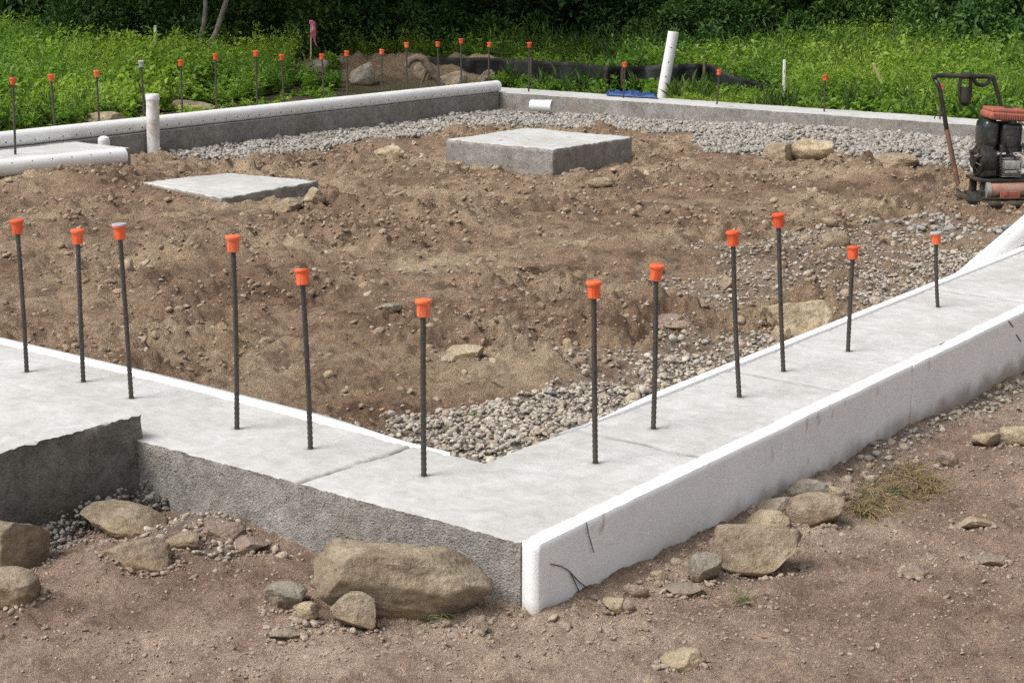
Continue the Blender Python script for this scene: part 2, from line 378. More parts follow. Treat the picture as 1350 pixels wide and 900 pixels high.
M_DIRT = mat_dirt()
M_GRAVEL = mat_clod('gravel_stone', [(.20, .175, .15), (.33, .29, .245), (.42, .345, .245), (.28, .25, .22), (.50, .45, .375), (.34, .26, .20), (.42, .38, .325), (.24, .215, .19), (.52, .47, .39), (.37, .33, .28)], .006)
M_GRAVELB = mat_clod('pale_gravel_stone', [(.19, .175, .155), (.30, .28, .25), (.37, .35, .31), (.25, .235, .21), (.46, .435, .395), (.30, .26, .21), (.40, .38, .34)], .006)
M_RUBBLE = mat_clod('rubble_stone', [(.15, .14, .12), (.20, .19, .17), (.25, .235, .21), (.18, .16, .135), (.22, .21, .20)], .008)
M_CLOD = mat_clod('soil_clod', [(.28, .20, .135), (.34, .255, .175), (.39, .30, .205), (.30, .22, .15), (.43, .34, .24), (.33, .245, .17), (.36, .275, .19)], .014)
M_CRUMB = mat_clod('soil_crumb', [(.29, .22, .165), (.34, .27, .205), (.38, .305, .235), (.27, .205, .155), (.41, .345, .27), (.33, .26, .20), (.36, .285, .22)], .010)
M_TAN = mat_rock('tan_rock', (.225, .17, .115), (.33, .268, .19), (.43, .365, .275))
M_YEL = mat_rock('ochre_rock', (.30, .24, .15), (.45, .37, .25), (.54, .465, .33))
M_GREY = mat_rock('grey_rock', (.19, .165, .13), (.30, .265, .215), (.38, .345, .29))
M_PINK = mat_rock('pinkish_rock', (.20, .15, .12), (.29, .23, .19), (.36, .29, .24))
M_CONC = mat_concrete(); M_FOAM = mat_foam()
M_PVC = mat_plain('white_pvc', (.80, .80, .79), .38, 0, .04, 6, .5, 0, (.55, .53, .48), .25)
M_PVCD = mat_plain('muddy_pvc', (.72, .71, .67), .6, 0, .1, 14, .4, 0, (.34, .28, .20), .85)
M_HOLE = mat_plain('pipe_hole_dark', (.03, .03, .03), .9)
M_REBAR = mat_plain('rebar_steel', (.075, .078, .075), .5, .6, .35, 60, .5, .002, (.14, .085, .05), .5)
M_CAP = mat_plain('orange_plastic', (.80, .10, .022), .42, 0, .14, 90, .5, .0008, (.50, .20, .10), .35)
_nt = M_CAP.node_tree; _b = [n for n in _nt.nodes if n.type == 'BSDF_PRINCIPLED'][0]; _src = _b.inputs['Base Color'].links[0].from_socket
_oi = _nt.nodes.new('ShaderNodeObjectInfo'); _nt.links.new(mix(_nt, 1.0, _src, ramp(_nt, _oi.outputs['Random'], [(.0, (.86, .75, .75)), (.5, g3(1)), (1.0, (1.0, 1.45, 2.0))]), 'MULTIPLY'), _b.inputs['Base Color'])
M_CAPG = mat_plain('weathered_plastic', (.36, .36, .39), .6, 0, .2, 90)

# ------------------------------------------------------------------ ground sheet
def axis(segs):
    a = []
    for lo, hi, st in segs: a.extend(np.arange(lo, hi - 1e-9, st))
    a.append(segs[-1][1]); return np.array(a)
def geom(start, end, st, gr):
    out = []; x = start; s = st
    while x < end: s *= gr; x += s; out.append(x)
    return np.array(out)
xs = axis([(-1.7, 1.6, .011), (1.6, 5.5, .02), (5.5, 14, .045)]); ys = axis([(-1.5, 2.3, .011), (2.3, 8.3, .025), (8.3, 13, .06)])
xs = np.concatenate([-1.7 - geom(0, 400, .03, 1.13)[::-1], xs, 14 + geom(0, 500, .05, 1.09)])
ys = np.concatenate([-1.5 - geom(0, 400, .03, 1.13)[::-1], ys, 13 + geom(0, 500, .06, 1.09)])
GX, GY = np.meshgrid(xs, ys, indexing='ij'); GX = GX.ravel(); GY = GY.ravel(); GZ = height(GX, GY)
build_lookup(xs, ys, GZ)
nx, ny = len(xs), len(ys); I = np.arange(nx * ny).reshape(nx, ny)
FQ = np.stack([I[:-1, :-1].ravel(), I[1:, :-1].ravel(), I[1:, 1:].ravel(), I[:-1, 1:].ravel()], 1)
insm = ((GX > .23) & (GY > .23) & (GX < 10.35) & (GY < 8.0))
green = np.maximum(sm(8.9, 9.6, GY + .5 * fbm(GX, GY, .8, 2, 4)), sm(10.9, 11.6, GX + .5 * fbm(GX, GY, .8, 2, 4)))
for mx, my, ra, rb, mh in MND: green = green * (1 - np.exp(-(((GX - mx) / ra) ** 2 + ((GY - my) / rb) ** 2) * .8))
SHADE_DAMP = np.zeros_like(GX)  # pit shade painted as dark spots in the soil colour, plus random damp patches
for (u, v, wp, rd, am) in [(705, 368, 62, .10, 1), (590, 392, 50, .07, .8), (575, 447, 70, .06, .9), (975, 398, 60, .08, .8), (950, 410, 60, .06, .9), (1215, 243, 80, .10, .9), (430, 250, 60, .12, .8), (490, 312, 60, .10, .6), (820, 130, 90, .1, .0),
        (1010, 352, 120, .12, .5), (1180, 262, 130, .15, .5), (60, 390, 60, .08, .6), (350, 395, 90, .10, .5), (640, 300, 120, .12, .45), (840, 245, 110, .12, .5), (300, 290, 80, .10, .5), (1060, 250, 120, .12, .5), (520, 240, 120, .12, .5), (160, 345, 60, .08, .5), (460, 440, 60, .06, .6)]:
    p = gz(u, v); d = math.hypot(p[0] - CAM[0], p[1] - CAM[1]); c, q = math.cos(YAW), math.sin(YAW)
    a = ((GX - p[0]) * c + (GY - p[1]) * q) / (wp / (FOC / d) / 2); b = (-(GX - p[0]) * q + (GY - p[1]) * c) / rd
    SHADE_DAMP = np.maximum(SHADE_DAMP, am * sm(1.3, .5, np.sqrt(a * a + b * b) + .55 * fbm(GX, GY, 9, 3, 33)))
SHADE_DAMP = np.maximum(SHADE_DAMP, .6 * sm(.2, .75, fbm(GX, GY, 5.0, 4, 34, .75)) * insm)
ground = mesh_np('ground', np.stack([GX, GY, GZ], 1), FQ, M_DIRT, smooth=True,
                 attrs={'gravel': gravel_mask(GX, GY), 'shade_damp': SHADE_DAMP, 'outer': (~insm).astype(float) * (np.hypot(GX - 12.3, GY - 10.8) > 2.6), 'green': green})
tag(ground, kind='structure')

# ------------------------------------------------------------------ stones
def ico(sub):
    bm = bmesh.new(); bmesh.ops.create_icosphere(bm, subdivisions=sub, radius=1)
    V = np.array([v.co[:] for v in bm.verts]); F = np.array([[v.index for v in f.verts] for f in bm.faces]); bm.free(); return V, F
ICO1 = ico(1); ICO2 = ico(2)
def stone_variants(base, k, rough=.18, seed=0, cuts=4):
    r = np.random.default_rng(seed); out = []
    for _ in range(k):
        V = base[0].copy()
        for _c in range(cuts):
            n = r.normal(size=3); n /= np.linalg.norm(n); d = r.uniform(.55, .85); q = V @ n
            V = V - np.clip(q - d, 0, None)[:, None] * n
        V = V * (1 + r.normal(size=(len(V), 1)) * rough * .4); out.append(V)
    return out
def scatter_mesh(name, P, S, base, variants, mat, flat=.65, seed=0, label=None, smooth=False, cat=None):
    r = np.random.default_rng(seed); n = len(P); nv = len(base[0])
    var = np.stack(variants)[r.integers(0, len(variants), n)]              # n,nv,3
    sc = np.stack([r.uniform(.75, 1.35, n), r.uniform(.7, 1.1, n), r.uniform(.45, .95, n) * flat / .65], 1) * S[:, None]
    V = var * sc[:, None, :]
    a = r.uniform(0, 2 * PI, n); t = r.normal(0, .35, n); t2 = r.normal(0, .35, n)
    ca, sa, ct, st, c2, s2 = np.cos(a), np.sin(a), np.cos(t), np.sin(t), np.cos(t2), np.sin(t2)
    x, y, z = V[..., 0], V[..., 1], V[..., 2]
    y, z = y * ct[:, None] - z * st[:, None], y * st[:, None] + z * ct[:, None]
    x, z = x * c2[:, None] - z * s2[:, None], x * s2[:, None] + z * c2[:, None]
    x, y = x * ca[:, None] - y * sa[:, None], x * sa[:, None] + y * ca[:, None]
    V = np.stack([x, y, z], -1) + P[:, None, :]
    F = base[1][None] + (np.arange(n) * nv)[:, None, None]
    o = mesh_np(name, V.reshape(-1, 3), F.reshape(-1, 3), mat, smooth=smooth)
    tag(o, label, cat, kind='stuff'); return o
def pts_in(x0, x1, y0, y1, n, seed, keep):
    r = np.random.default_rng(seed); x = r.uniform(x0, x1, n); y = r.uniform(y0, y1, n); k = keep(x, y, r.uniform(0, 1, n)); return x[k], y[k]
def not_wall(x, y):
    w = ((x > -.02) & (x < .60) & (y > -.07)) | ((y > -.07) & (y < .49) & (x > -.02)) | ((x > 10.06) & (x < 10.65)) | ((y > 7.72) & (y < 8.25) & (x > 0))
    w |= ((x > 6.75) & (x < 7.85) & (y > 4.7) & (y < 5.8)) | ((x > 3.96) & (x < 4.90) & (y > 5.25) & (y < 6.2))
    w |= (x < .05) & (y > 1.42)
    return ~w
VAR2 = stone_variants(ICO2, 14, .14, 3, 5); VAR1 = stone_variants(ICO1, 14, .12, 4, 2)
def in_front_zone(x, y): return (x < 5.8) & (y < 3.3)
# gravel near the inner corner and along the right wall
def gr_near(x, y, u): return (u < gravel_mask(x, y) ** 1.4) & not_wall(x, y) & in_front_zone(x, y)
x, y = pts_in(-.6, 5.8, -.5, 3.3, 95000, 1, gr_near)
S = RNG.lognormal(0, .36, len(x)) * .0080; z = height(x, y) + RNG.uniform(-.1, 1.1, len(x)) * .011
scatter_mesh('gravel', np.stack([x, y, z], 1), S, ICO2, VAR2, M_GRAVEL, .6, 5, 'grey rounded gravel along the inside of the near walls', True, 'gravel')
def gr_far(x, y, u): return (u < gravel_mask(x, y) ** 1.2) & not_wall(x, y) & ~in_front_zone(x, y)
x, y = pts_in(2.0, 10.1, .4, 7.8, 125000, 2, gr_far)
S = RNG.lognormal(0, .3, len(x)) * .0165; z = height(x, y) + RNG.uniform(-.1, 1.3, len(x)) * .018
scatter_mesh('pale_gravel', np.stack([x, y, z], 1), S, ICO1, VAR1, M_GRAVELB, .6, 6, 'pale grey gravel strip along the far walls', False, 'gravel')
# clods and stray stones in the dug soil
def cl(x, y, u):
    d = sm(-.5, .5, fbm(x, y, .9, 2, 77)) * .85 + .15
    return (u < d * (1 - .85 * gravel_mask(x, y))) & not_wall(x, y) & (x > .6) & (y > .5)
x, y = pts_in(.6, 10, .5, 7.7, 42000, 3, cl)
dd = np.hypot(x - CAM[0], y - CAM[1])
S = RNG.lognormal(0, .5, len(x)) * .0060 * (1 + dd * .03); z = height(x, y) + S * RNG.uniform(-.3, .35, len(x))
scatter_mesh('soil_clods', np.stack([x, y, z], 1), S, ICO2, VAR2, M_CLOD, .62, 7, 'loose brown clods over the dug soil inside the walls', False, 'soil')
def st_in(x, y, u):
    d = sm(-.2, .5, fbm(x, y, 1.3, 2, 97)); return (u < d * .9 + .1) & not_wall(x, y) & (x > .6) & (y > .5)
x, y = pts_in(.6, 9.5, .5, 7.4, 1500, 31, st_in)
S = RNG.lognormal(0, .35, len(x)) * .0095 * (1 + np.hypot(x, y) * .04); z = height(x, y) + S * .15
scatter_mesh('stray_pebbles', np.stack([x, y, z], 1), S, ICO2, VAR2, M_GRAVEL, .62, 17, 'stray pebbles lying in the dug soil', True, 'gravel')
# crumbs on the trodden soil outside
def cr(x, y, u):
    d = sm(-.5, .6, fbm(x, y, 2.2, 3, 87)) * .8 + .2
    return (u < d) & not_wall(x, y) & ~((x > 0) & (y > 0))
x, y = pts_in(-1.4, 5.0, -1.7, 1.9, 80000, 4, cr)
S = RNG.lognormal(0, .42, len(x)) * .0031; z = height(x, y) + S * RNG.uniform(-.3, .3, len(x))
scatter_mesh('soil_crumbs', np.stack([x, y, z], 1), S, ICO2, VAR2, M_CRUMB, .5, 8, 'small crumbs and pebbles on the trodden soil in front', False, 'soil')
# debris at the foot of the foam board and in front of the corner
def db(x, y, u):
    a = np.exp(-((y + .13 + .02 * x) / .10) ** 2) * (x > -.05); b = np.exp(-((x + .16) / .16) ** 2) * (y > -.1) * (y < 1.45)
    return (u < np.maximum(a, b * .8)) & not_wall(x, y)
x, y = pts_in(-.7, 4.6, -.6, 1.4, 2600, 9, db)
S = RNG.lognormal(0, .5, len(x)) * .0085; z = height(x, y) + S * .2
scatter_mesh('wall_foot_rubble', np.stack([x, y, z], 1), S, ICO2, VAR2, M_CRUMB, .6, 18, 'small rubble at the foot of the near walls', True, 'rubble')

n_ = 900; x = RNG.uniform(-1.3, .0, n_); dd = np.abs(RNG.normal(0, .07, n_)); y = 1.40 - dd
z = height(x, y) + np.clip(.10 - dd * .9, 0, 1) * (.35 + .65 * sm(-.8, -.1, x)) * RNG.uniform(.2, 1, n_); S = RNG.lognormal(0, .35, n_) * .0065
scatter_mesh('block_foot_rubble', np.stack([x, y, z], 1), S, ICO2, VAR2, M_RUBBLE, .7, 19, 'dark grey broken stone against the foot of the raised block', False, 'rubble')

# ------------------------------------------------------------------ rocks
ICO5 = ico(5)
def noise3(V, f, s=0):
    return (noise2(V[:, 0] * f + 7.3, V[:, 1] * f + V[:, 2] * f * .7, s) + noise2(V[:, 1] * f - 3.1, V[:, 2] * f + V[:, 0] * f * .6, s + 5) + noise2(V[:, 2] * f + 1.7, V[:, 0] * f - V[:, 1] * f * .5, s + 9)) / 1.7
def rock_mesh(seed, cuts=9, cutlo=.5, cuthi=.85, rough=.06, planes=None):
    rough = rough * 1.0
    r = np.random.default_rng(seed); V = ICO5[0].copy()
    V = np.sign(V) * np.abs(V) ** .8
    for k in range(cuts):
        n = r.normal(size=3); n /= np.linalg.norm(n); d = r.uniform(cutlo, cuthi); q = V @ n
        V = V - (np.clip(q - d, 0, None) * .94)[:, None] * n
    for n, d in (planes or []):
        n = np.array(n, float); n /= np.linalg.norm(n); q = V @ n; V = V - (np.clip(q - d, 0, None) * .96)[:, None] * n
    L = V / (np.linalg.norm(V, axis=1)[:, None] + 1e-6)
    V = V + L * (rough * noise3(V, 2.3, seed) + rough * .5 * noise3(V, 6, seed + 3) + rough * .3 * noise3(V, 15, seed + 4) + rough * .16 * noise3(V, 34, seed + 6))[:, None]
    lo, hi = V.min(0), V.max(0); return (V - (lo + hi) / 2) / (hi - lo)       # unit box
def rock(name, u0, v0, u1, v1, mat, label, cat='rock', seed=1, depth=.7, cuts=8, lo=.5, hi=.85, rough=.06, bury=.18, rz=0.0, tilt=0.0, planes=None, group=None, vb=None):
    p = hit((u0 + u1) / 2, (vb or v1) - .12 * (v1 - v0)); k = ppm(p); w = (u1 - u0) / k; d = w * depth
    sd = (CAM[2] - p[2]) / np.linalg.norm(p - CAM); cdv = math.sqrt(1 - sd * sd)
    hh = max(((v1 - v0) / k - d * sd * .75) / cdv, .28 * w * .6)
    V = rock_mesh(seed, cuts, lo, hi, rough, planes) * np.array([w, d, hh / (1 - bury)])
    if tilt:
        c, s = math.cos(tilt), math.sin(tilt); V[:, 0], V[:, 2] = V[:, 0] * c - V[:, 2] * s, V[:, 0] * s + V[:, 2] * c
    V[:, 2] += hh / (1 - bury) * (.5 - bury)
    fw = np.array([-RM[0, 2], -RM[1, 2]]); fw /= np.linalg.norm(fw); base = p[:2] + fw * d * .35
    ROCKS.append((base[0], base[1], w, d)); o = mesh_np(name, V, ICO5[1], mat, smooth=True); o.location = (base[0], base[1], p[2]); o.rotation_euler = (0, 0, YAW + rz)
    tag(o, label, cat, group); return o
ROCKS = []
# in front of the corner
rock('boulder', 406, 722, 648, 828, M_TAN, 'long tan boulder lying against the grey concrete face left of the corner', seed=12, depth=.42, cuts=3, lo=.72, hi=.9, rough=.06, bury=.14, tilt=-.10,
     planes=[((0, 0, 1), .62), ((.25, -.85, .35), .55), ((-1, -.3, .3), .82), ((.9, -.2, .75), .66), ((.2, -1, -.2), .6)])
rock('rock', 434, 783, 496, 836, M_TAN, 'square tan rock in front of the long boulder', seed=23, depth=.6, planes=[((-.5, -1, .5), .5)])
rock('rock', 346, 768, 404, 810, M_GREY, 'pale grey rock just left of the long boulder', seed=5, depth=.7)
rock('rock', 389, 793, 419, 820, M_YEL, 'small round yellowish stone beside the long boulder', 'stone', seed=9, depth=.9, cuts=2)
rock('rock', 354, 824, 402, 848, M_GREY, 'flat pale stone half buried left of the square tan rock', 'stone', seed=31, depth=.7)
rock('rock', 622, 818, 645, 838, M_PINK, 'small pale stone just right of the long boulder', 'stone', seed=33, depth=.8)
rock('boulder', 96, 664, 216, 716, M_TAN, 'rounded tan boulder below the dark concrete block', 'boulder', seed=40, depth=.8, cuts=4, lo=.65, bury=.25, tilt=-.22, rough=.08, planes=[((-.7, -.3, .8), .5), ((.6, -.5, .7), .72)])
rock('boulder', 122, 704, 224, 750, M_TAN, 'low tan boulder in front of the rounded one by the concrete block', 'boulder', seed=44, depth=.8, cuts=4, bury=.45, tilt=-.25, rough=.09)
rock('boulder', -55, 680, 52, 768, M_TAN, 'brown boulder cut by the left edge of the photo', 'boulder', seed=47, depth=.8, cuts=5)
rock('boulder', -40, 750, 44, 806, M_TAN, 'smooth round boulder at the left edge, nearer than the brown one', 'boulder', seed=49, depth=.8, cuts=3, lo=.75, hi=.95)
rock('rock', 262, 682, 322, 716, M_PINK, 'flat reddish slab of rock near the concrete wall foot', seed=52, depth=.9, bury=.3)
rock('rock', 214, 700, 262, 726, M_TAN, 'earthy rock right of the low tan boulder', seed=53, depth=.8, bury=.3)
rock('rock', 300, 705, 352, 732, M_PINK, 'broken pinkish rock between gravel and concrete wall', seed=55, depth=.8, bury=.3)
# along the foam board
rock('rock', 940, 694, 1060, 768, M_TAN, 'large angular tan slab leaning beside the foam board', seed=63, depth=.55, cuts=2, lo=.8, hi=.95, rough=.035, bury=.08,
     planes=[((0, -.9, .55), .38), ((.85, 0, -.55), .52), ((-1, 0, .1), .8), ((.05, .2, 1), .7), ((.9, -.3, .1), .8)])
rock('rock', 1040, 650, 1114, 696, M_TAN, 'tan rock second from the grass clump, above the large slab', seed=66, depth=.7, cuts=6)
rock('rock', 1036, 632, 1100, 668, M_GREY, 'flat rock lying against the foam board above the others', seed=68, depth=.5, cuts=6, tilt=.2)
rock('rock', 1000, 654, 1058, 684, M_GREY, 'grey rock squeezed between foam board and tan rocks', seed=70, depth=.6)
rock('rock', 985, 672, 1044, 702, M_YEL, 'ochre rock right above the large angular slab', seed=72, depth=.7)
rock('rock', 1091, 641, 1115, 660, M_YEL, 'small pale stone beside the dry grass clump', 'stone', seed=74, depth=.8)
rock('rock', 908, 730, 954, 770, M_GREY, 'grey rock tucked left of the large angular slab', seed=76, depth=.7)
rock('rock', 795, 785, 832, 812, M_YEL, 'yellowish stone at the foot of the foam board near the corner', 'stone', seed=78, depth=.8)
rock('rock', 876, 768, 930, 786, M_GREY, 'flat grey stone below the foam board', 'stone', seed=80, depth=.6)
rock('rock', 856, 752, 880, 770, M_YEL, 'small ochre stone touching the foam board foot', 'stone', seed=82, depth=.8)
rock('rock', 872, 853, 930, 892, M_YEL, 'ochre wedge shaped rock in the bare soil at the bottom', seed=84, depth=.8, cuts=10, lo=.45)
rock('rock', 1262, 680, 1308, 698, M_YEL, 'flat pale stone lying alone in the right foreground soil', 'stone', seed=86, depth=.6)
rock('rock', 1284, 568, 1322, 592, M_YEL, 'yellowish rock near the right edge beyond the grass', seed=88, depth=.8)
rock('rock', 1322, 560, 1372, 590, M_YEL, 'ochre rock cut by the right edge of the photo', seed=90, depth=.8)
rock('rock', 1238, 596, 1264, 618, M_PINK, 'squarish pale stone between grass and yellowish rock', 'stone', seed=92, depth=.8)
rock('rock', 1286, 731, 1330, 747, M_GREY, 'small pair of pale stones in the right foreground', 'stone', seed=94, depth=.6)
rock('rock', 1190, 744, 1226, 766, M_PINK, 'pinkish stone with grass blades beside it', 'stone', seed=96, depth=.7)
# inside the walls
rock('rock', 1010, 398, 1100, 452, M_YEL, 'large yellow rock beside the right wall inside the walls', seed=101, depth=.6, cuts=6, rough=.08, planes=[((0, -1, .4), .55)])
rock('rock', 1018, 430, 1044, 456, M_YEL, 'small yellow rock at the foot of the large yellow one', 'stone', seed=103, depth=.8)
rock('rock', 1083, 305, 1122, 332, M_TAN, 'round tan rock in the gravel beyond the tall rebar', seed=105, depth=.9, cuts=3)
rock('rock', 585, 455, 638, 480, M_YEL, 'smooth tan rock in the soil right of the middle rebar', seed=107, depth=.7, bury=.3)
rock('rock', 492, 192, 534, 212, M_YEL, 'pale rock near the gravel left of the square pad', seed=109, depth=.7, bury=.25)
rock('rock', 1005, 190, 1052, 214, M_TAN, 'tan slab of rock at the gravel edge by the far right wall', seed=111, depth=.8, bury=.25)
rock('rock', 1040, 186, 1100, 212, M_YEL, 'ochre slab of rock right beside the tan slab', seed=113, depth=.8, bury=.25)
rock('rock', 1158, 202, 1212, 220, M_TAN, 'flat earthy rock left of the plate compactor', seed=115, depth=.8, bury=.3)
rock('rock', 864, 414, 914, 438, M_PINK, 'brown rock between the two rebars right of the corner', seed=117, depth=.8, bury=.3)
rock('rock', 770, 238, 812, 252, M_TAN, 'flat tan rock just before the square pad', seed=118, depth=.8, bury=.3)
rock('rock', 395, 250, 430, 275, M_YEL, 'tan rock at the right tip of the low concrete pad', seed=121, depth=.8, bury=.2)
rock('rock', 355, 262, 398, 282, M_TAN, 'earthy rock below the front edge of the low concrete pad', seed=123, depth=.8, bury=.2)
rock('rock', 752, 211, 778, 228, M_TAN, 'small tan rock leaning on the right face of the square pad', 'stone', seed=125, depth=.8, vb=236)
rock('rock', 948, 366, 972, 384, M_TAN, 'brown stone left of the tall rebar pair', 'stone', seed=127, depth=.8)
rock('rock', 500, 402, 530, 416, M_GREY, 'small grey stone left of the middle rebar', 'stone', seed=129, depth=.8)
# beyond the far walls
rock('rock', 460, 86, 494, 117, M_GREY, 'pale wedge of rock on the left side of the dirt mound', seed=131, depth=.6, cuts=4, planes=[((-.7, -.5, .6), .4)], bury=.1)
rock('rock', 402, 82, 438, 102, M_GREY, 'pale flat rock at the foot of the flagged stake', seed=133, depth=.7, cuts=6)
rock('boulder', 545, 84, 572, 108, M_TAN, 'brown boulder on the dirt mound inside the bend of the log', seed=135, depth=.8)
rock('boulder', 578, 83, 616, 108, M_TAN, 'large brown boulder on top of the dirt mound', seed=137, depth=.8)
rock('boulder', 628, 93, 654, 114, M_TAN, 'mossy boulder at the right end of the dirt mound', seed=139, depth=.8)
rock('rock', 104, 148, 162, 170, M_TAN, 'earthy rock in the grass beyond the far left pipe', seed=141, depth=.8)
rock('rock', 228, 132, 282, 150, M_TAN, 'low rock beyond the upright pipe', seed=143, depth=.8)
rock('rock', 22, 150, 58, 164, M_GREY, 'small grey rock in the grass at far left', seed=145, depth=.8)
rock('rock', -14, 14, 10, 34, M_GREY, 'pale rock at the left edge before the woods', seed=147, depth=.8)

X_, Y_ = [], []
for bx, by, w, d in ROCKS:
    if bx > 9: continue
    n = int(130 * min(1, w / .2)) + 25; a = RNG.uniform(0, 2 * PI, n); r = 1.0 + np.abs(RNG.normal(0, .16, n)); c, q = math.cos(YAW), math.sin(YAW)
    lx_ = np.cos(a) * r * w * .5; ly_ = np.sin(a) * r * d * .5; X_.append(bx + lx_ * c - ly_ * q); Y_.append(by + lx_ * q + ly_ * c)
X_ = np.concatenate(X_); Y_ = np.concatenate(Y_); k = not_wall(X_, Y_); X_, Y_ = X_[k], Y_[k]; S = RNG.lognormal(0, .5, len(X_)) * .0042
scatter_mesh('loose_soil', np.stack([X_, Y_, height(X_, Y_) + S * .3], 1), S, ICO2, VAR2, M_CRUMB, .6, 28, 'loose crumbs of soil heaped round the rocks', False, 'soil')

# ------------------------------------------------------------------ foundation
fnd = empty('concrete_foundation'); tag(fnd, 'pale concrete foundation walls enclosing the dug soil', 'foundation')
FEET = [(35, 490), (110, 503), (173, 525), (312, 565), (409, 592), (559, 627), (785, 610), (861, 565), (975, 523), (1033, 489), (1118, 463), (1237, 405)]
FEETP = [at(*q_)[:2] for q_ in FEET]
def sweep_wall(name, p0, p1, L0, ti, to, zb, zt, step, parent, crumble=.012, joints=(), seed=0, top_n=None, damp=0.0, cstep=None):
    """p0->p1 centre axis of length L; outer side at local +n"""
    p0 = np.array(p0, float); p1 = np.array(p1, float); L = np.linalg.norm(p1 - p0); t = (p1 - p0) / L; n = np.array([-t[1], t[0]])
    cs = cstep or step
    s = np.arange(0, L + step * .5, step); s = s * (L / s[-1])
    ins_ = ti if callable(ti) else (lambda q: np.full_like(q, ti)); out_ = to if callable(to) else (lambda q: np.full_like(q, to))
    a = ins_(s); b = out_(s)
    nz = max(2, int((zt - zb) / cs)); nt_ = max(4, int(abs(b[0] - a[0]) / cs))
    Vs = []; prof = [('i', k / nz) for k in range(nz)] + [('t', k / nt_) for k in range(nt_ + 1)] + [('o', 1 - (k + 1) / nz) for k in range(nz)]
    J = []; D = []
    for kind, f in prof:
        if kind == 'i': off = a; z = np.full_like(s, zb + (zt - zb) * f)
        elif kind == 't': off = a + (b - a) * f; z = np.full_like(s, zt)
        else: off = b; z = np.full_like(s, zb + (zt - zb) * f)
        x = p0[0] + t[0] * s + n[0] * off; y = p0[1] + t[1] * s + n[1] * off
        jt = np.zeros_like(s)
        if kind == 't':
            z = z + .0022 * fbm(x, y, 3, 3, 3) + .0012 * fbm(x, y, 14, 3, 4)
            edge = np.minimum(np.abs(off - a), np.abs(b - off))
            if name == 'wall' and seed == 3: edge = np.where((off < -.3) & (s < .5), 1.0, edge)
            z = z - crumble * .55 * np.clip(1 - edge / .012, 0, 1) * np.clip(.1 + fbm(x, y, 23, 3, seed + 2, .7), 0, 1.2)
            for js, jw, sl in joints:
                dj = np.abs(s - js - sl * (off - a[0]) - .012 * noise2(x * 7, y * 7, 3) - .004 * noise2(x * 40, y * 40, 4))
                q = np.exp(-(dj / jw) ** 2); z = z - .008 * q; jt = np.maximum(jt, q * np.clip(.75 + .8 * noise2(x * 11, y * 11, 8), .25, 1))
            for fx_, fy_ in FEETP:
                jt = np.maximum(jt, .6 * np.exp(-((np.hypot(x - fx_, y - fy_) - .004 - .012 * np.abs(noise2(x * 30, y * 30, 6))) / .011) ** 2))
        else:
            sgn = -1 if kind == 'i' else 1
            w = crumble * .5 * fbm(s, z, 7, 3, seed + 4) + crumble * .15 * fbm(s, z, 30, 2, seed + 5)
            x = x + n[0] * sgn * w; y = y + n[1] * sgn * w
            if f < .999: pass
        Vs.append(np.stack([x, y, z], 1)); J.append(jt); D.append(np.full_like(s, damp))
    V = np.stack(Vs, 1); ns, npf = V.shape[:2]; I = np.arange(ns * npf).reshape(ns, npf)
    Q = np.stack([I[:-1, :-1].ravel(), I[:-1, 1:].ravel(), I[1:, 1:].ravel(), I[1:, :-1].ravel()], 1)
    ends = MB(); Vv = V.reshape(-1, 3); F = [Q]
    # end caps as dense fans (zip inner profile against outer)
    A = []
    for e, flip in ((0, 0), (ns - 1, 1)):
        m = npf - 1
        for k in range(nz):
            q = [I[e, k], I[e, k + 1], I[e, m - k - 1], I[e, m - k]] if k + 1 <= nz else None
            if k + 1 == nz: q = [I[e, k], I[e, nz], I[e, nz + nt_], I[e, m - k]]
            A.append(q[::-1] if flip == 0 else q)
    F.append(np.array(A))
    o = mesh_np(name, Vv, F, M_CONC, parent, True, {'joint': np.stack(J, 1).ravel(), 'damp': np.stack(D, 1).ravel()})
    bm = bmesh.new(); bm.from_mesh(o.data)
    for e in bm.edges:
        if len(e.link_faces) == 2 and e.calc_face_angle(0) > math.radians(50): e.smooth = False
    bm.to_mesh(o.data); bm.free(); return o
# left wing: axis along +Y on x=0; n = (-1,0): outer side = offset 0, inner = negative
inn = lambda s: -(.455 + .045 * sm(.55, 2.2, s) + .03 * sm(2.0, 6, s))
sweep_wall('wall', (0.0, 0.0), (0.0, 8.2), None, inn, lambda s: np.zeros_like(s) + .004 * noise2(s * 2, s * 0, 1), -.45, 0, .008, fnd, .008, [(.745, .008, .04), (5.2, .005, 0)], 3)
# right wing starts at the inner face of the left wing; axis along +X; n=(0,1) inner positive
rin = lambda s: .465 - .035 * sm(.19, .74, s)
sweep_wall('wall', (.417, 0.0), (10.1, 0.0), None, lambda s: np.zeros_like(s) + .001, rin, -.45, -.0006, .012, fnd, .006, [(.465, .007, .03), (1.38, .007, .03), (3.13, .007, .03)], 5)
# back right and back left
sweep_wall('wall', (10.1, 0.0), (10.1, 8.2), None, -.5, 0.0, -.45, .0, .03, fnd, .006, [(2.1, .006, 0), (5.2, .006, 0)], 7)
sweep_wall('wall', (.52, 7.75), (10.08, 7.75), None, 0.0, .45, -.45, -.0008, .03, fnd, .006, [], 9)
# interior step at the far left
sweep_wall('wall', (1.5, 7.10), (4.80, 7.10), None, 0.0, .648, -.40, -.004, .02, fnd, .007, [], 10)
# outer block at near left
blk = sweep_wall('wall_block', (.02, 1.43), (-1.9, 1.50), None, -.0, -1.2, -.45, .078, .012, fnd, .018, [], 15, damp=.85)

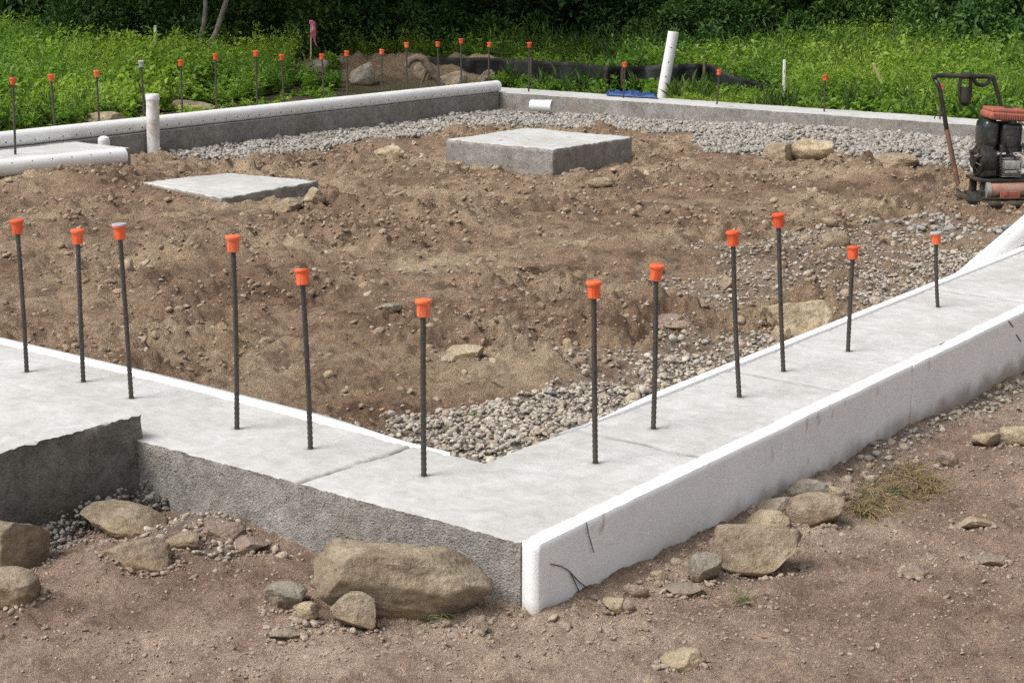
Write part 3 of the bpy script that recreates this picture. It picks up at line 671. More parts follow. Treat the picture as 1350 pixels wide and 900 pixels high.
# pads
def pad(name, corners, zt, zb, label, seed, marks=False):
    c = np.array(corners, float); n = 60; nzs = 12
    V = []; 
    u = np.linspace(0, 1, n + 1); U, W = np.meshgrid(u, u, indexing='ij')
    X = ((1 - U) * (1 - W))[..., None] * c[0] + (U * (1 - W))[..., None] * c[1] + (U * W)[..., None] * c[2] + ((1 - U) * W)[..., None] * c[3]
    x, y = X[..., 0], X[..., 1]; edge = np.minimum(np.minimum(U, 1 - U), np.minimum(W, 1 - W))
    z = zt + .004 * fbm(x, y, 4, 4, seed) - .009 * np.clip(1 - edge / .02, 0, 1) * np.clip(.4 + fbm(x, y, 15, 2, seed + 1), 0, 1.3)
    jt = np.clip((fbm(x, y, 9, 3, seed + 2) - .75) * 6, 0, 1) * (edge > .15) if marks else np.zeros_like(x)
    V.append(np.stack([x, y, z], -1).reshape(-1, 3)); I = np.arange((n + 1) ** 2).reshape(n + 1, n + 1)
    F = [np.stack([I[:-1, :-1].ravel(), I[1:, :-1].ravel(), I[1:, 1:].ravel(), I[:-1, 1:].ravel()], 1)]
    ring = np.concatenate([I[:-1, 0], I[-1, :-1], I[1:, -1][::-1], I[0, 1:][::-1]]); m = len(ring); P = V[0][ring]; base = len(V[0]); prev = ring
    ctr = c.mean(0); jj = [jt.ravel()]
    for k in range(1, nzs + 1):
        f = k / nzs; zz = P[:, 2] * (1 - f) + zb * f; d = P[:, :2] - ctr; d /= np.linalg.norm(d, axis=1)[:, None]
        ar = np.arange(m) * .04; w = .006 * fbm(ar, zz * 3, 6, 3, seed + 3)
        Q = np.stack([P[:, 0] + d[:, 0] * w, P[:, 1] + d[:, 1] * w, zz], 1); V.append(Q); cur = base + np.arange(m); base += m
        F.append(np.stack([prev, np.roll(prev, -1), np.roll(cur, -1), cur], 1)[:, ::-1]); prev = cur; jj.append(np.zeros(m))
    V = np.concatenate(V); o = mesh_np(name, V, F, M_CONC, None, False, {'joint': np.concatenate(jj), 'damp': np.zeros(len(V))})
    tag(o, label, 'concrete pad'); return o
pad('concrete_pad', [(6.78, 4.73), (7.82, 4.71), (7.86, 5.76), (6.80, 5.76)], -.026, -.4, 'raised square concrete pad standing out of the soil', 21, True)
pad('concrete_pad', [(3.96, 5.26), (4.89, 5.32), (4.80, 6.09), (4.14, 6.20)], -.100, -.4, 'low flat concrete pad sunk level with the soil', 22)

# foam boards
def foam(name, p0, p1, th, zb, zt, label, seed, rag=.004, soil=True, step=.01, taper0=0, group='white foam boards on the foundation'):
    p0 = np.array(p0, float); p1 = np.array(p1, float); L = np.linalg.norm(p1 - p0); t = (p1 - p0) / L; n = np.array([-t[1], t[0]])
    s = np.linspace(0, L, max(8, int(L / step))); T = np.full_like(s, th)
    if taper0: T = th * (.12 + .88 * sm(0, taper0, s))
    nz = 22; nt_ = 9
    prof = [('i', k / nz) for k in range(nz)] + [('t', k / nt_) for k in range(nt_ + 1)] + [('o', 1 - (k + 1) / nz) for k in range(nz)]
    Vs = []; SM = []
    for kind, f in prof:
        off = 0 * s if kind == 'i' else (T if kind == 'o' else T * f); zz = zb + (zt - zb) * (f if kind != 't' else 1) + 0 * s
        bow = .004 * noise2(s * 1.1, s * 0, seed + 7)
        x = p0[0] + t[0] * s + n[0] * (off + bow); y = p0[1] + t[1] * s + n[1] * (off + bow)
        if kind == 't' or f > .93:
            zz = zz + .0025 * noise2(s * 3, s * 0, seed) + rag * .2 * noise2(s * 12, off * 20, seed + 1) + rag * np.minimum(0, noise2(s * 9, off * 10, seed + 2) + .25)
            ed = min(f, 1 - f) if kind == 't' else 0
            if ed < .01: zz = zz - rag * 1.6 * np.clip(fbm(s, off * 5, 22, 2, seed + 3) - .45, 0, 1.0)
        FL = (kind == 't' or f > .9) * .6 * sm(.62, .8, fbm(s, off * 3 + zz * .5, 26, 3, seed + 8, .7)) * sm(-.1, .3, fbm(s, s * 0, 2.2, 2, seed + 9)) * (step < .02)
        SM.append(FL if not soil else FL + np.clip(sm(-.155, -.24, zz + .03 * fbm(s, zz, 9, 3, seed + 4)) * .8 + .5 * sm(.85, 1.0, fbm(s * 1.0, zz * .5, 14, 3, seed + 5)), 0, .8))
        Vs.append(np.stack([x, y, zz], 1))
    V = np.stack(Vs, 1); ns, m = V.shape[:2]; I = np.arange(ns * m).reshape(ns, m)
    F = [np.stack([I[:-1, :-1].ravel(), I[:-1, 1:].ravel(), I[1:, 1:].ravel(), I[1:, :-1].ravel()], 1)]
    A = []
    for e in (0, ns - 1):
        for k in range(nz - 1):
            q = [I[e, k], I[e, k + 1], I[e, m - 2 - k], I[e, m - 1 - k]]; A.append(q[::-1] if e == 0 else q)
        q = [I[e, nz - 1], I[e, nz], I[e, nz + nt_], I[e, m - nz]]; A.append(q[::-1] if e == 0 else q)
    F.append(np.array(A))
    o = mesh_np(name, V.reshape(-1, 3), F, M_FOAM, None, False, {'soilmark': np.stack(SM, 1).ravel()}); tag(o, label, 'foam board', group); return o
foam('foam_board', (.004, -.054), (2.262, -.054), .0515, -.42, .004, 'white foam board at the corner facing the viewer', 31, .0035)
foam('foam_board', (2.268, -.055), (4.70, -.053), .0515, -.42, .002, 'white foam board further right along the same wall', 35, .006)
foam('foam_board', (4.706, -.053), (10.6, -.053), .0515, -.42, .002, 'white foam board beyond the right edge of the view', 37, .008, step=.03)
# inner strips; offset goes to the left of the direction of travel
foam('foam_strip', (.585, 8.0), (.512, 2.05), -.045 * -1, -.3, .003, 'foam strip far along the inner left wall', 41, .004, False, .02)
def inner_left():
    # follows the widening wall
    mb = MB(); s = np.linspace(.6, 2.2, 120); a = -inn(s) + .002; w = .010 + .045 * sm(.6, 1.1, s)
    V = []; 
    for k in range(len(s)):
        for (xx, zz) in ((a[k], -.3), (a[k], .003), (a[k] + w[k], .003 + .001 * math.sin(k * 1.7)), (a[k] + w[k], -.3)): V.append((xx, s[k], zz))
    Q = [[4 * k + j, 4 * k + 4 + j, 4 * k + 5 + j, 4 * k + 1 + j][::-1] for k in range(len(s) - 1) for j in range(3)] + [[0, 1, 2, 3], [len(V) - 1, len(V) - 2, len(V) - 3, len(V) - 4]]
    return np.array(V), np.array(Q)
bpy.data.objects.remove(bpy.data.objects['foam_strip'])
def strip(name, pts, w, ins, label, seed):
    """thin vertical board following pts (outer concrete edge), thickness w(s) towards ins normal"""
    P = np.array(pts, float); seg = np.r_[0, np.cumsum(np.linalg.norm(np.diff(P, axis=0), axis=1))]; s = np.arange(0, seg[-1], .02)
    X = np.interp(s, seg, P[:, 0]); Y = np.interp(s, seg, P[:, 1]); W = w(s); V = []
    for k in range(len(s)):
        r = .0015 * float(noise2(np.array([s[k] * 4.0]), np.array([0.0]), seed)[0])
        for dd, zz in ((.002, -.3), (.002, .004 + r), (W[k], .003 + r * .5), (W[k], -.3)): V.append((X[k] + ins[0] * dd, Y[k] + ins[1] * dd, zz))
    n = len(s); Q = [[4 * k + j, 4 * k + 4 + j, 4 * k + 5 + j, 4 * k + 1 + j] for k in range(n - 1) for j in range(3)] + [[3, 2, 1, 0], [4 * n - 4, 4 * n - 3, 4 * n - 2, 4 * n - 1]]
    V = np.array(V); o = mesh_np(name, V, np.array(Q), M_FOAM, None, False, {'soilmark': np.zeros(len(V))}); tag(o, label, 'foam board', 'white foam boards on the foundation'); return o
sl = np.linspace(.6, 7.7, 60)
strip('foam_strip', [(float(-inn(np.array([q]))[0]) + .006, q) for q in sl], lambda s: .008 + .046 * sm(.1, .6, s), (1, 0), 'thin white foam edge along the inside of the left wall', 51)
sr = np.linspace(.4, 9.6, 60)
strip('foam_strip', [(.417 + q, float(rin(np.array([q]))[0]) + .006) for q in sr], lambda s: .006 + .036 * sm(.1, .6, s), (0, 1), 'thin white foam edge along the inside of the right wall', 53)

# twigs and scratches stuck on the foam face
M_TWIG = mat_plain('dry_twig', (.10, .075, .05), .9)
def on_foam(u, v):
    d = ray(u, v); k = (-.0575 - CAM[1]) / d[1]; return tuple(CAM + d * k)
def twig(name, pxs, r, label):
    mb = MB()
    for line in pxs: mb.tube([on_foam(*p) for p in line], r, 5)
    o = mb.build(name, M_TWIG); tag(o, label, 'twig'); return o
twig('twig', [[(726, 743), (740, 746), (750, 752), (762, 765), (776, 776)], [(750, 752), (753, 756), (764, 780), (769, 795)]], .0016, 'forked dark twig stuck to the foam board near the corner')
twig('twig', [[(773, 688), (776, 704), (783, 728)]], .0014, 'short dark twig hanging on the foam board')
twig('twig', [[(1330, 423), (1336, 431)]], .002, 'small dark sliver near the top of the foam board at far right')
twig('twig', [[(1340, 441), (1346, 450)]], .002, 'small dark sliver low on the foam board at far right')
for k, (a, b, w) in enumerate([((867, 643), (866, 656), .006), ((936, 612), (938, 650), .0022), ((945, 622), (944, 690), .0018), ((1197, 492), (1197, 560), .003)]): pass

# ------------------------------------------------------------------ rebar
def rebar_mesh(name, L, r, mat, parent):
    b1, b2 = random.uniform(-.004, .004), random.uniform(-.004, .004)
    mb = MB(); pts = []; rs = []; st = .007; n = int(L / st)
    for k in range(n + 1): w_ = math.sin(PI * min(1, k / n * 1.02)); pts.append((b1 * w_, b2 * w_, -.05 + (L + .05) * k / n)); rs.append(r * (1.13 if k % 2 else .93))
    mb.tube(pts, rs, 8); return mb.build(name, mat, parent, smooth=False)
def cap_mb(s=1.0):
    mb = MB(); mb.lathe([(.0001, .0175), (.0142 * s, .0175), (.0142 * s, -.016), (.0152 * s, -.018), (.0168 * s, -.016), (.0175 * s, .0), (.0180 * s, .016), (.0195 * s, .0195), (.0225 * s, .0205), (.0232 * s, .023),
        (.0232 * s, .0275), (.0222 * s, .0295), (.019 * s, .0305), (.008 * s, .0312), (.0001, .0315)], 28)
    for a in range(6):
        an = a * PI / 3; mb.box((.0174 * s * math.cos(an), .0174 * s * math.sin(an), .001), (.002, .003, .030), rz=an)
    return mb
caplab = {}
def rebar(base, top, label, group, capmat=None, r=.0076, s=1.0, tilt=0.0, capscale=1.0, topmat=None):
    p = np.array(base, float); q = np.array(top, float); L = np.linalg.norm(q - p)
    e = empty('rebar', tuple(p)); e.rotation_mode = 'QUATERNION'; e.rotation_quaternion = Vector(q - p).to_track_quat('Z', 'Y')
    rebar_mesh('bar', L - .02, r, M_REBAR, e)
    c = cap_mb(capscale).build('cap', capmat or M_CAP, e, angle=30); c.location = (0, 0, L - .0315); c.rotation_euler = (tilt * .6, tilt, random.random() * 6)
    if topmat:
        t = MB(); t.lathe([(.0001, .0325), (.0225, .0318), (.0238, .0295), (.0238, .0262)], 24); t.build('cap_top', topmat, c)
    tag(e, label, 'rebar', group); return e
def rb(b, t, label, group, z=0.0, **kw):
    p = at(*b, z); k = ppm(p)
    # the top: same distance from the viewer, tilt split so only sideways lean shows
    f = np.array([-RM[0, 2], -RM[1, 2], 0]); f /= np.linalg.norm(f); d = ray(*t); kk = np.dot(p - CAM, f) / np.dot(d, f); q = CAM + d * kk
    return rebar(p, q, label, group, **kw)
G1 = 'orange capped rebars standing on the near walls'; G2 = 'orange capped rebars along the far left wall'; G3 = 'orange capped rebars along the far right wall'
NEAR = [((35, 490), (22, 289), 'leftmost capped rebar on the near left wall', {}), ((110, 503), (102, 302), 'second capped rebar from the left, behind the raised block', {}),
        ((173, 525), (157, 295), 'capped rebar with a grey scuffed cap top beside the raised block corner', dict(topmat=M_CAPG)), ((312, 565), (307, 310), 'tall capped rebar in the middle of the near left wall', {}),
        ((409, 592), (398, 354), 'rebar with a tilted orange cap just left of the wall joint', dict(tilt=-.22)), ((559, 627), (558, 394), 'capped rebar nearest the inner corner on the left wall', {}),
        ((785, 610), (783, 370), 'capped rebar nearest the corner on the right wall', {}), ((861, 565), (865, 348), 'second capped rebar from the corner on the right wall', dict(tilt=.12)),
        ((975, 523), (966, 304), 'third capped rebar on the right wall, leaning left', {}), ((1033, 489), (1026, 281), 'tallest capped rebar on the right wall in front of the yellow rock', {}),
        ((1118, 463), (1125, 324), 'short capped rebar leaning right on the right wall', dict(tilt=.1)), ((1237, 405), (1234, 306), 'shortest rebar with a whitish cap top on the right wall', dict(topmat=M_CAPG))]
for b, t, l, kw in NEAR: rb(b, t, l, G1, **kw)
ORD = 'first second third fourth fifth sixth seventh eighth ninth tenth eleventh twelfth thirteenth fourteenth fifteenth'.split()
FAR = [(67, 98), (127, 93), (186, 80), (238, 79), (284, 71), (337, 67), (371, 72), (424, 71), (457, 67), (503, 65), (536, 56), (577, 55), (608, 51)]
for k, (u, v) in enumerate(FAR):
    d = ray(u, v); kk = (8.0 - CAM[1]) / d[1]; q = CAM + d * kk; b = np.array([q[0] + random.uniform(-.012, .02), 8.0, -.01])
    lab = 'rebar with a bare grey cap behind the upright pipe' if k == 2 else ORD[k] + ' capped rebar from the left along the far left wall'
    rebar(b, q, lab, G2, capmat=M_CAPG if k == 2 else None, r=.008, tilt=random.uniform(-.12, .12), capscale=1.05)
d = ray(16.5, 102.5); p = at(20, 203); f = np.dot(p[:2] - CAM[:2], p[:2] - CAM[:2]) / np.dot(d[:2], p[:2] - CAM[:2])
rebar(p, CAM + d * f, 'capped rebar on the concrete step at far left in front of the pipe', G2, r=.0085)
FAR2 = [((645, 56), 8.08), ((698, 56), 7.57), ((824, 82), 6.43), ((948, 92), 5.39), ((1088, 99), 4.31), ((1241, 111), 3.23)]
for k, ((u, v), yy) in enumerate(FAR2):
    d = ray(u, v); kk = (10.35 - CAM[0]) / d[0]; q = CAM + d * kk; b = np.array([10.35, q[1] + random.uniform(-.01, .02), -.01])
    rebar(b, q, ['capped rebar at the far corner of the walls', 'capped rebar just right of the far corner', 'capped rebar above the blue tarp', 'capped rebar at the right end of the black silt fence',
                 'capped rebar right of the thin white stake', 'capped rebar seen through the compactor handle'][k], G3, r=.008, tilt=random.uniform(-.15, .15), capscale=1.05)

# ------------------------------------------------------------------ pipes
def pipe_mb(a, b, r=.057, wall=.004, n=28):
    a = Vector(a); b = Vector(b); t = (b - a).normalized(); mb = MB(); L = (b - a).length
    q = t.to_track_quat('Z', 'Y').to_matrix()
    pr = [(r - wall, -.0), (r - wall, L)]
    prof = [(r - wall, 0), (r, 0)] + [(r, L * k / 24) for k in range(1, 24)] + [(r, L), (r - wall, L)] + [(r - wall, L * k / 6) for k in range(5, -1, -1)]
    mb.lathe(prof, n, tuple(a), q); return mb, q, L, a, t
def holes(parent, a, b, r, view_ang, step, n0=.1, rad=.006, rows=(0,)):
    a = Vector(a); b = Vector(b); t = (b - a).normalized(); L = (b - a).length; mb = MB()
    toc = (Vector(CAM) - (a + b) / 2); toc = (toc - t * toc.dot(t)).normalized(); up = t.cross(toc)
    s = n0
    while s < L - .05:
        for w in rows:
            an = view_ang + w; nrm = toc * math.cos(an) + up * math.sin(an); c = a + t * s + nrm * (r - .002)
            q = nrm.to_track_quat('Z', 'Y').to_matrix(); mb.lathe([(rad, 0), (rad, .0028), (.0001, .0028)], 10, tuple(c), q)
        s += step
    return mb
# long pipe lying on the far left wall
y1 = 7.80 + .0
pa = Vector((2.6, 7.835, .058)); pb = Vector((10.12, 7.80, .058))
e = empty('drain_pipe', pa); tag(e, 'long white perforated pipe lying on top of the far left wall', 'pipe')
mb, *_ = pipe_mb((0, 0, 0), pb - pa, .0575); mb.build('pipe_body', M_PVC, e)
def holes_local(e, a, b, **k):
    a = Vector(a); b = Vector(b); mb = holes(None, a, b, **k); body = [c for c in COL.objects if c.parent == e and c.name.startswith('pipe_body')][0]
    off = np.array(e.location); bm = bmesh.new(); bm.from_mesh(body.data); body.data.materials.append(M_HOLE)
    vs_ = [bm.verts.new(Vector(p - off)) for p in np.concatenate(mb.v)]
    for q_ in np.concatenate(mb.q):
        idx = list(dict.fromkeys(int(i) for i in q_))
        try: fc = bm.faces.new([vs_[i] for i in idx]); fc.material_index = 1
        except ValueError: pass
    bm.to_mesh(body.data); bm.free()
tt = (pb - pa).normalized(); hs = holes_local(e, pa, pb, r=.0575, view_ang=(-.45 if tt.cross((Vector(CAM) - pa)).z > 0 else .45), step=.127, rad=.006)
# front pipe at far left on the soil
pa = Vector(at(-120, 234, -.035)); pb = Vector(at(163, 205.5, -.03)); e = empty('drain_pipe', pa)
tag(e, 'muddy white pipe lying on the soil in front of the concrete step', 'pipe'); mb, *_ = pipe_mb((0, 0, 0), pb - pa, .06)
L_ = (pb - pa).length; q_ = (pb - pa).normalized().to_track_quat('Z', 'Y').to_matrix(); mb.lathe([(.0001, L_ + .012), (.04, L_ + .01), (.058, L_ - .004), (.0605, L_ - .02)], 28, (0, 0, 0), q_)
mb.build('pipe_body', M_PVC, e)
holes_local(e, pa, pb, r=.06, view_ang=-.5, step=.15, rad=.0045)
# upright pipe
b_ = at(202, 209, -.2); bz = np.array([b_[0], b_[1], -.32]); tp = np.array([b_[0] + .02, b_[1] - .004, zat(b_[0], b_[1], 126)])
e = empty('upright_pipe', tuple(bz)); tag(e, 'mud spattered white pipe standing upright with a capped top', 'pipe')
mb, *_ = pipe_mb((0, 0, 0), Vector(tp - bz), .0505); mb.build('pipe_body', M_PVCD, e)
mb = MB(); q_ = Vector(tp - bz).to_track_quat('Z', 'Y').to_matrix(); mb.lathe([(.053, -.035), (.054, -.033), (.054, .006), (.051, .010), (.0001, .011)], 28, tuple(tp - bz), q_); mb.build('end_cap', M_PVC, e)
# small white pipe end beside the step
p = at(112, 190, -.02); e_ = MB(); pm, *_ = pipe_mb((0, 0, -.1), (0.0, 0.0, .075), .045); pm.lathe([(.045, .072), (.04, .092), (.02, .103), (.0001, .106)], 24); o = pm.build('pipe_end', M_PVC); o.location = (5.02, 7.66, -.08)
tag(o, 'small white pipe end showing behind the concrete step', 'pipe')
# pipe at the right edge
pa = Vector(at(1262, 379, -.115)); pb = Vector(at(1350, 302, .03)); pb = pa + (pb - pa) * 2.6; e = empty('drain_pipe', pa)
tag(e, 'white pipe inside the right wall leaving the photo at the right', 'pipe'); mb, *_ = pipe_mb((0, 0, 0), pb - pa, .056); mb.build('pipe_body', M_PVC, e)
holes_local(e, pa, pb, r=.056, view_ang=-.6, step=.2, rad=.004)
# sleeve at the far corner
pa = Vector(at(700, 139, -.07)); pb = Vector(at(724, 140, -.07)); dr = (pb - pa).normalized(); pb = pa + dr * .215; e = empty('pipe_sleeve', pa)
tag(e, 'short white pipe sleeve lying on gravel at the far corner', 'pipe'); mb, *_ = pipe_mb((0, 0, 0), pb - pa, .055, .007); mb.build('pipe_body', M_PVC, e)
mb, *_ = pipe_mb((pb - pa) * .72, (pb - pa) * 1.03, .059, .004); mb.build('coupling', M_PVC, e)
# white leaning pipe beyond the far right wall
b_ = at(872, 132, -.12); f = np.array([-RM[0, 2], -RM[1, 2], 0]); f /= np.linalg.norm(f); d = ray(888, 42); tp = CAM + d * (np.dot(b_ - CAM, f) / np.dot(d, f)); b0 = b_ - (tp - b_) * .15
e = empty('leaning_pipe', tuple(b0)); tag(e, 'white perforated pipe standing tilted beyond the far right wall', 'pipe'); mb, *_ = pipe_mb((0, 0, 0), Vector(tp - b0), .056); mb.build('pipe_body', M_PVC, e)
holes_local(e, Vector(b0), Vector(tp), r=.0565, view_ang=.05, step=.15, rad=.007, n0=.2)

# stakes
def stake(name, b, t, r, mat, label, cat, zb=-.12, box=True):
    p = at(*b, zb); d = ray(*t); q = CAM + d * (np.dot(p - CAM, f) / np.dot(d, f)); p = p - (q - p) * .15
    mb = MB(); L = np.linalg.norm(q - p); mb.box((0, 0, L / 2), (r * 2, r * 1.2 if box else r * 2, L), b=r * .2)
    o = mb.build(name, mat); o.location = tuple(p); o.rotation_mode = 'QUATERNION'; o.rotation_quaternion = Vector(q - p).to_track_quat('Z', 'Y'); tag(o, label, cat); return o
M_WOOD = mat_plain('pale_wood', (.46, .35, .20), .8, 0, .25, 40, .3, .002)
M_WPAINT = mat_plain('white_paint', (.72, .72, .70), .6, 0, .1, 20)
stake('stake', (1033, 141), (1034, 79), .019, M_WPAINT, 'thin white stake in the grass beyond the far right wall', 'stake')
stake('stake', (203, 98), (205, 34), .024, M_WPAINT, 'thin white stake far off before the dark woods', 'stake', zb=-.1)
stake('stake', (1176, 144), (1151, 84), .017, M_WOOD, 'leaning wooden stick in the grass right of the white stake', 'stick')
fs = stake('stake', (410, 104), (410, 27), .013, M_WOOD, 'wooden stake with a pink ribbon beyond the far left wall', 'stake')
M_PINKR = mat_plain('pink_ribbon', (.90, .24, .42), .55, 0, .15, 20)
_L = max(v.co.z for v in fs.data.vertices)
mb = MB()
for s_, a_ in ((1, .02), (-1, .012)):
    V = []
    for k in range(14):
        t_ = k / 13; w = .075 * (1 - .5 * t_); x_ = a_ * 2 * t_ * s_ + .03 * t_ + .014 * math.sin(t_ * 7 + s_); y_ = -.02 - .025 * math.sin(t_ * 5 + s_) * t_; z_ = _L - .015 - .30 * t_ * (1 if s_ > 0 else .62)
        V += [(x_ - w * .5, y_, z_ + .02), (x_ + w * .5, y_ + .012 * math.sin(t_ * 9), z_)]
    mb.add(V, [[2 * k, 2 * k + 1, 2 * k + 3, 2 * k + 2] for k in range(13)])
mb.box((0, 0, _L - .02), (.036, .026, .04), b=.005)
rbn = mb.build('ribbon', M_PINKR); so = rbn.modifiers.new('thickness', 'SOLIDIFY'); so.thickness = .0015; rbn.parent = fs; rbn.rotation_euler = (0, 0, 0)
# face the ribbon broadly to the side
rbn.rotation_euler = (0, 0, YAW + .2)

# black silt fence
M_SILT = mat_plain('black_geotextile', (.008, .009, .010), .6, 0, .5, 25, .3, .006, (.03, .028, .022), .4)
def silt():
    # (u, v_bottom, v_top): base on the ground
    key = [(430, 74, 62), (500, 84, 70), (560, 95, 76), (640, 100, 76), (700, 104, 79), (760, 112, 83), (800, 118, 88), (850, 116, 87), (905, 118, 84), (936, 118, 85), (965, 121, 100), (1012, 128, 112)]
    us = np.arange(478, 1012, 3.0); vb = np.interp(us, [k[0] for k in key], [k[1] for k in key]); vt = np.interp(us, [k[0] for k in key], [k[2] for k in key])
    V = []; nr = 8
    for i, (u, b, t) in enumerate(zip(us, vb, vt)):
        p = at(u, b + 9, -.12); z1 = zat(p[0], p[1], t); fold = .05 * math.sin(u * .09) + .03 * math.sin(u * .23 + 1)
        for j in range(nr + 1):
            g = j / nr; off = fold * math.sin(g * 2.6 + u * .02); V.append((p[0] + f[0] * off, p[1] + f[1] * off, -.16 + (z1 + .16) * g ))
    n = len(us); Q = [[i * (nr + 1) + j, (i + 1) * (nr + 1) + j, (i + 1) * (nr + 1) + j + 1, i * (nr + 1) + j + 1] for i in range(n - 1) for j in range(nr)]
    e = empty('silt_fence', tuple(V[0])); tag(e, 'sagging black fabric silt fence across the grass beyond the far walls', 'fence')
    o = mesh_np('fabric', np.array(V) - np.array(V[0]), np.array(Q), M_SILT, e, True); so = o.modifiers.new('thickness', 'SOLIDIFY'); so.thickness = .003
    for u in (560, 700, 820, 930):
        i = int((u - 478) / 3); b = Vector(V[i * (nr + 1)]) - Vector(V[0]); t = Vector(V[i * (nr + 1) + nr]) - Vector(V[0])
        q = MB(); q.box(((b + t) / 2)[:], (.03, .03, (t - b).length + .06), b=.004); q.build('post', M_TWIG, e)
silt()
# blue tarp
M_BLUE = mat_plain('blue_tarp', (.015, .055, .18), .5, 0, .5, 14, .5, .01)
def tarp():
    nx_, ny_ = 46, 12; V = []
    a = at(800, 127, 0.0); b = at(868, 131, 0.0)
    for i in range(nx_ + 1):
        for j in range(ny_ + 1):
            x_, y_ = i / nx_, j / ny_; p = a * (1 - x_) + b * x_ + np.array([f[0], f[1], 0]) * (y_ * .28); 
            ed = min(x_, 1 - x_, y_ * .5, (1 - y_) * .5) ; z_ = max(H(p[0], p[1]) + .012, -.01) + .02 + min(.028, ed * .4) * (1 + .9 * float(noise2(np.array([x_ * 9.]), np.array([y_ * 4.]), 3)[0]) + .15 * math.sin(x_ * 23 + y_ * 5))
            V.append((p[0], p[1], z_))
    Q = [[i * (ny_ + 1) + j, (i + 1) * (ny_ + 1) + j, (i + 1) * (ny_ + 1) + j + 1, i * (ny_ + 1) + j + 1] for i in range(nx_) for j in range(ny_)]
    o = mesh_np('tarp', np.array(V), np.array(Q), M_BLUE, None, True); so = o.modifiers.new('thickness', 'SOLIDIFY'); so.thickness = .004; tag(o, 'crumpled blue tarp on the ground beside the tilted white pipe', 'tarp')
tarp()
# log / root on the mound
M_LOG = mat_plain('grey_bark', (.17, .135, .10), .95, 0, .4, 18, .2, .02)
def px_line(pts, dist_pt):
    fp = np.dot(np.array(dist_pt) - CAM, f); return [tuple(CAM + ray(*p) * (fp / np.dot(ray(*p), f))) for p in pts]
lp = hit(565, 112); lp = lp - .5 * f
mb = MB(); mb.tube(px_line([(536, 88), (541, 80), (550, 76), (558, 78), (565, 88), (572, 98), (582, 112), (590, 122)], lp), [.03, .042, .045, .045, .045, .042, .035, .03], 10)
mb.tube(px_line([(565, 88), (560, 98), (556, 110)], lp), [.03, .022, .015], 8)
o = mb.build('root', M_LOG); tag(o, 'bent grey root arching over the dirt mound', 'root')

def sp(pts, n=6):
    P = [Vector(p) for p in pts]; out = []
    for i in range(len(P) - 1):
        p0 = P[max(i - 1, 0)]; p1 = P[i]; p2 = P[i + 1]; p3 = P[min(i + 2, len(P) - 1)]
        for k in range(n):
            t = k / n; out.append(.5 * ((2 * p1) + (p2 - p0) * t + (2 * p0 - 5 * p1 + 4 * p2 - p3) * t * t + (3 * p1 - p0 - 3 * p2 + p3) * t ** 3))
    out.append(P[-1]); return out
# ------------------------------------------------------------------ plate compactor
M_TANK = mat_plain('dark_glossy_paint', (.012, .018, .020), .18, 0, .3, 12, .6, 0, (.09, .08, .06), .3)
M_BLK = mat_plain('black_metal', (.018, .02, .02), .42, .3, .4, 20, .5, 0, (.12, .10, .075), .45)
M_DARKG = mat_plain('greenish_steel', (.06, .075, .068), .5, .3, .3, 25, .5, 0, (.16, .13, .10), .4)
M_RED = mat_plain('faded_red_paint', (.34, .095, .065), .6, 0, .25, 20, .4, 0, (.22, .12, .08), .4)
M_PINKP = mat_plain('chalky_red_paint', (.42, .20, .15), .65, 0, .3, 16, .4, 0, (.30, .25, .19), .6)
M_RUST = mat_plain('rusty_tube', (.26, .13, .085), .7, .2, .4, 18, .4, 0, (.07, .06, .055), .6)
M_MUDDY = mat_plain('muddy_steel', (.030, .027, .022), .85, 0, .5, 14, .3, .01, (.15, .115, .08), .5)
M_ALU = mat_plain('dull_aluminium', (.42, .42, .40), .5, .5, .2, 40, .5, 0, (.2, .18, .15), .5)
mp = hit(1312, 271); K = ppm(mp)
comp = empty('plate_compactor', tuple(mp), YAW + .10); tag(comp, 'muddy plate compactor with a red air filter and tubular handle', 'plate compactor')
def lx(u, v, y=0.0): return ((u - 1312) / K, y, (268 - v) / K / .975 - y * .21)
def shift(pts, y=0): return [lx(u, v, y) for u, v in pts]
# base plate: shallow dish with upturned ends
def dish():
    n, m = 30, 12; V = []
    for top in (0, 1):
        for i in range(n + 1):
            for j in range(m + 1):
                a = i / n * 2 - 1; b = j / m * 2 - 1; up = .05 * max(0, abs(a) - .72) ** 1.5 * 12 * .4 + .012 * max(0, abs(b) - .8) * 5
                sq = .26 * a * (1 if abs(b) < .8 else 1 - (abs(b) - .8) * .3); V.append((.045 + sq, .19 * b * (1 - .12 * a * a), up + .045 * top + .002))
    S_ = (n + 1) * (m + 1); idx = lambda t, i, j: t * S_ + i * (m + 1) + j; Q = []
    for i in range(n):
        for j in range(m): Q.append([idx(1, i, j), idx(1, i + 1, j), idx(1, i + 1, j + 1), idx(1, i, j + 1)]); Q.append([idx(0, i, j), idx(0, i, j + 1), idx(0, i + 1, j + 1), idx(0, i + 1, j)])
    for i in range(n): Q.append([idx(0, i, 0), idx(0, i + 1, 0), idx(1, i + 1, 0), idx(1, i, 0)]); Q.append([idx(0, i, m), idx(1, i, m), idx(1, i + 1, m), idx(0, i + 1, m)])
    for j in range(m): Q.append([idx(0, 0, j), idx(1, 0, j), idx(1, 0, j + 1), idx(0, 0, j + 1)]); Q.append([idx(0, n, j), idx(0, n, j + 1), idx(1, n, j + 1), idx(1, n, j)])
    return mesh_np('base_plate', np.array(V), np.array(Q), M_MUDDY, comp, False)
dish()
q = MB(); q.box((.04, 0, .065), (.40, .26, .030), b=.006); q.box((-.10, -.10, .09), (.11, .05, .05), b=.006); q.box((.04, -.145, .066), (.46, .018, .012), b=.003); q.build('lower_frame', M_MUDDY, comp)
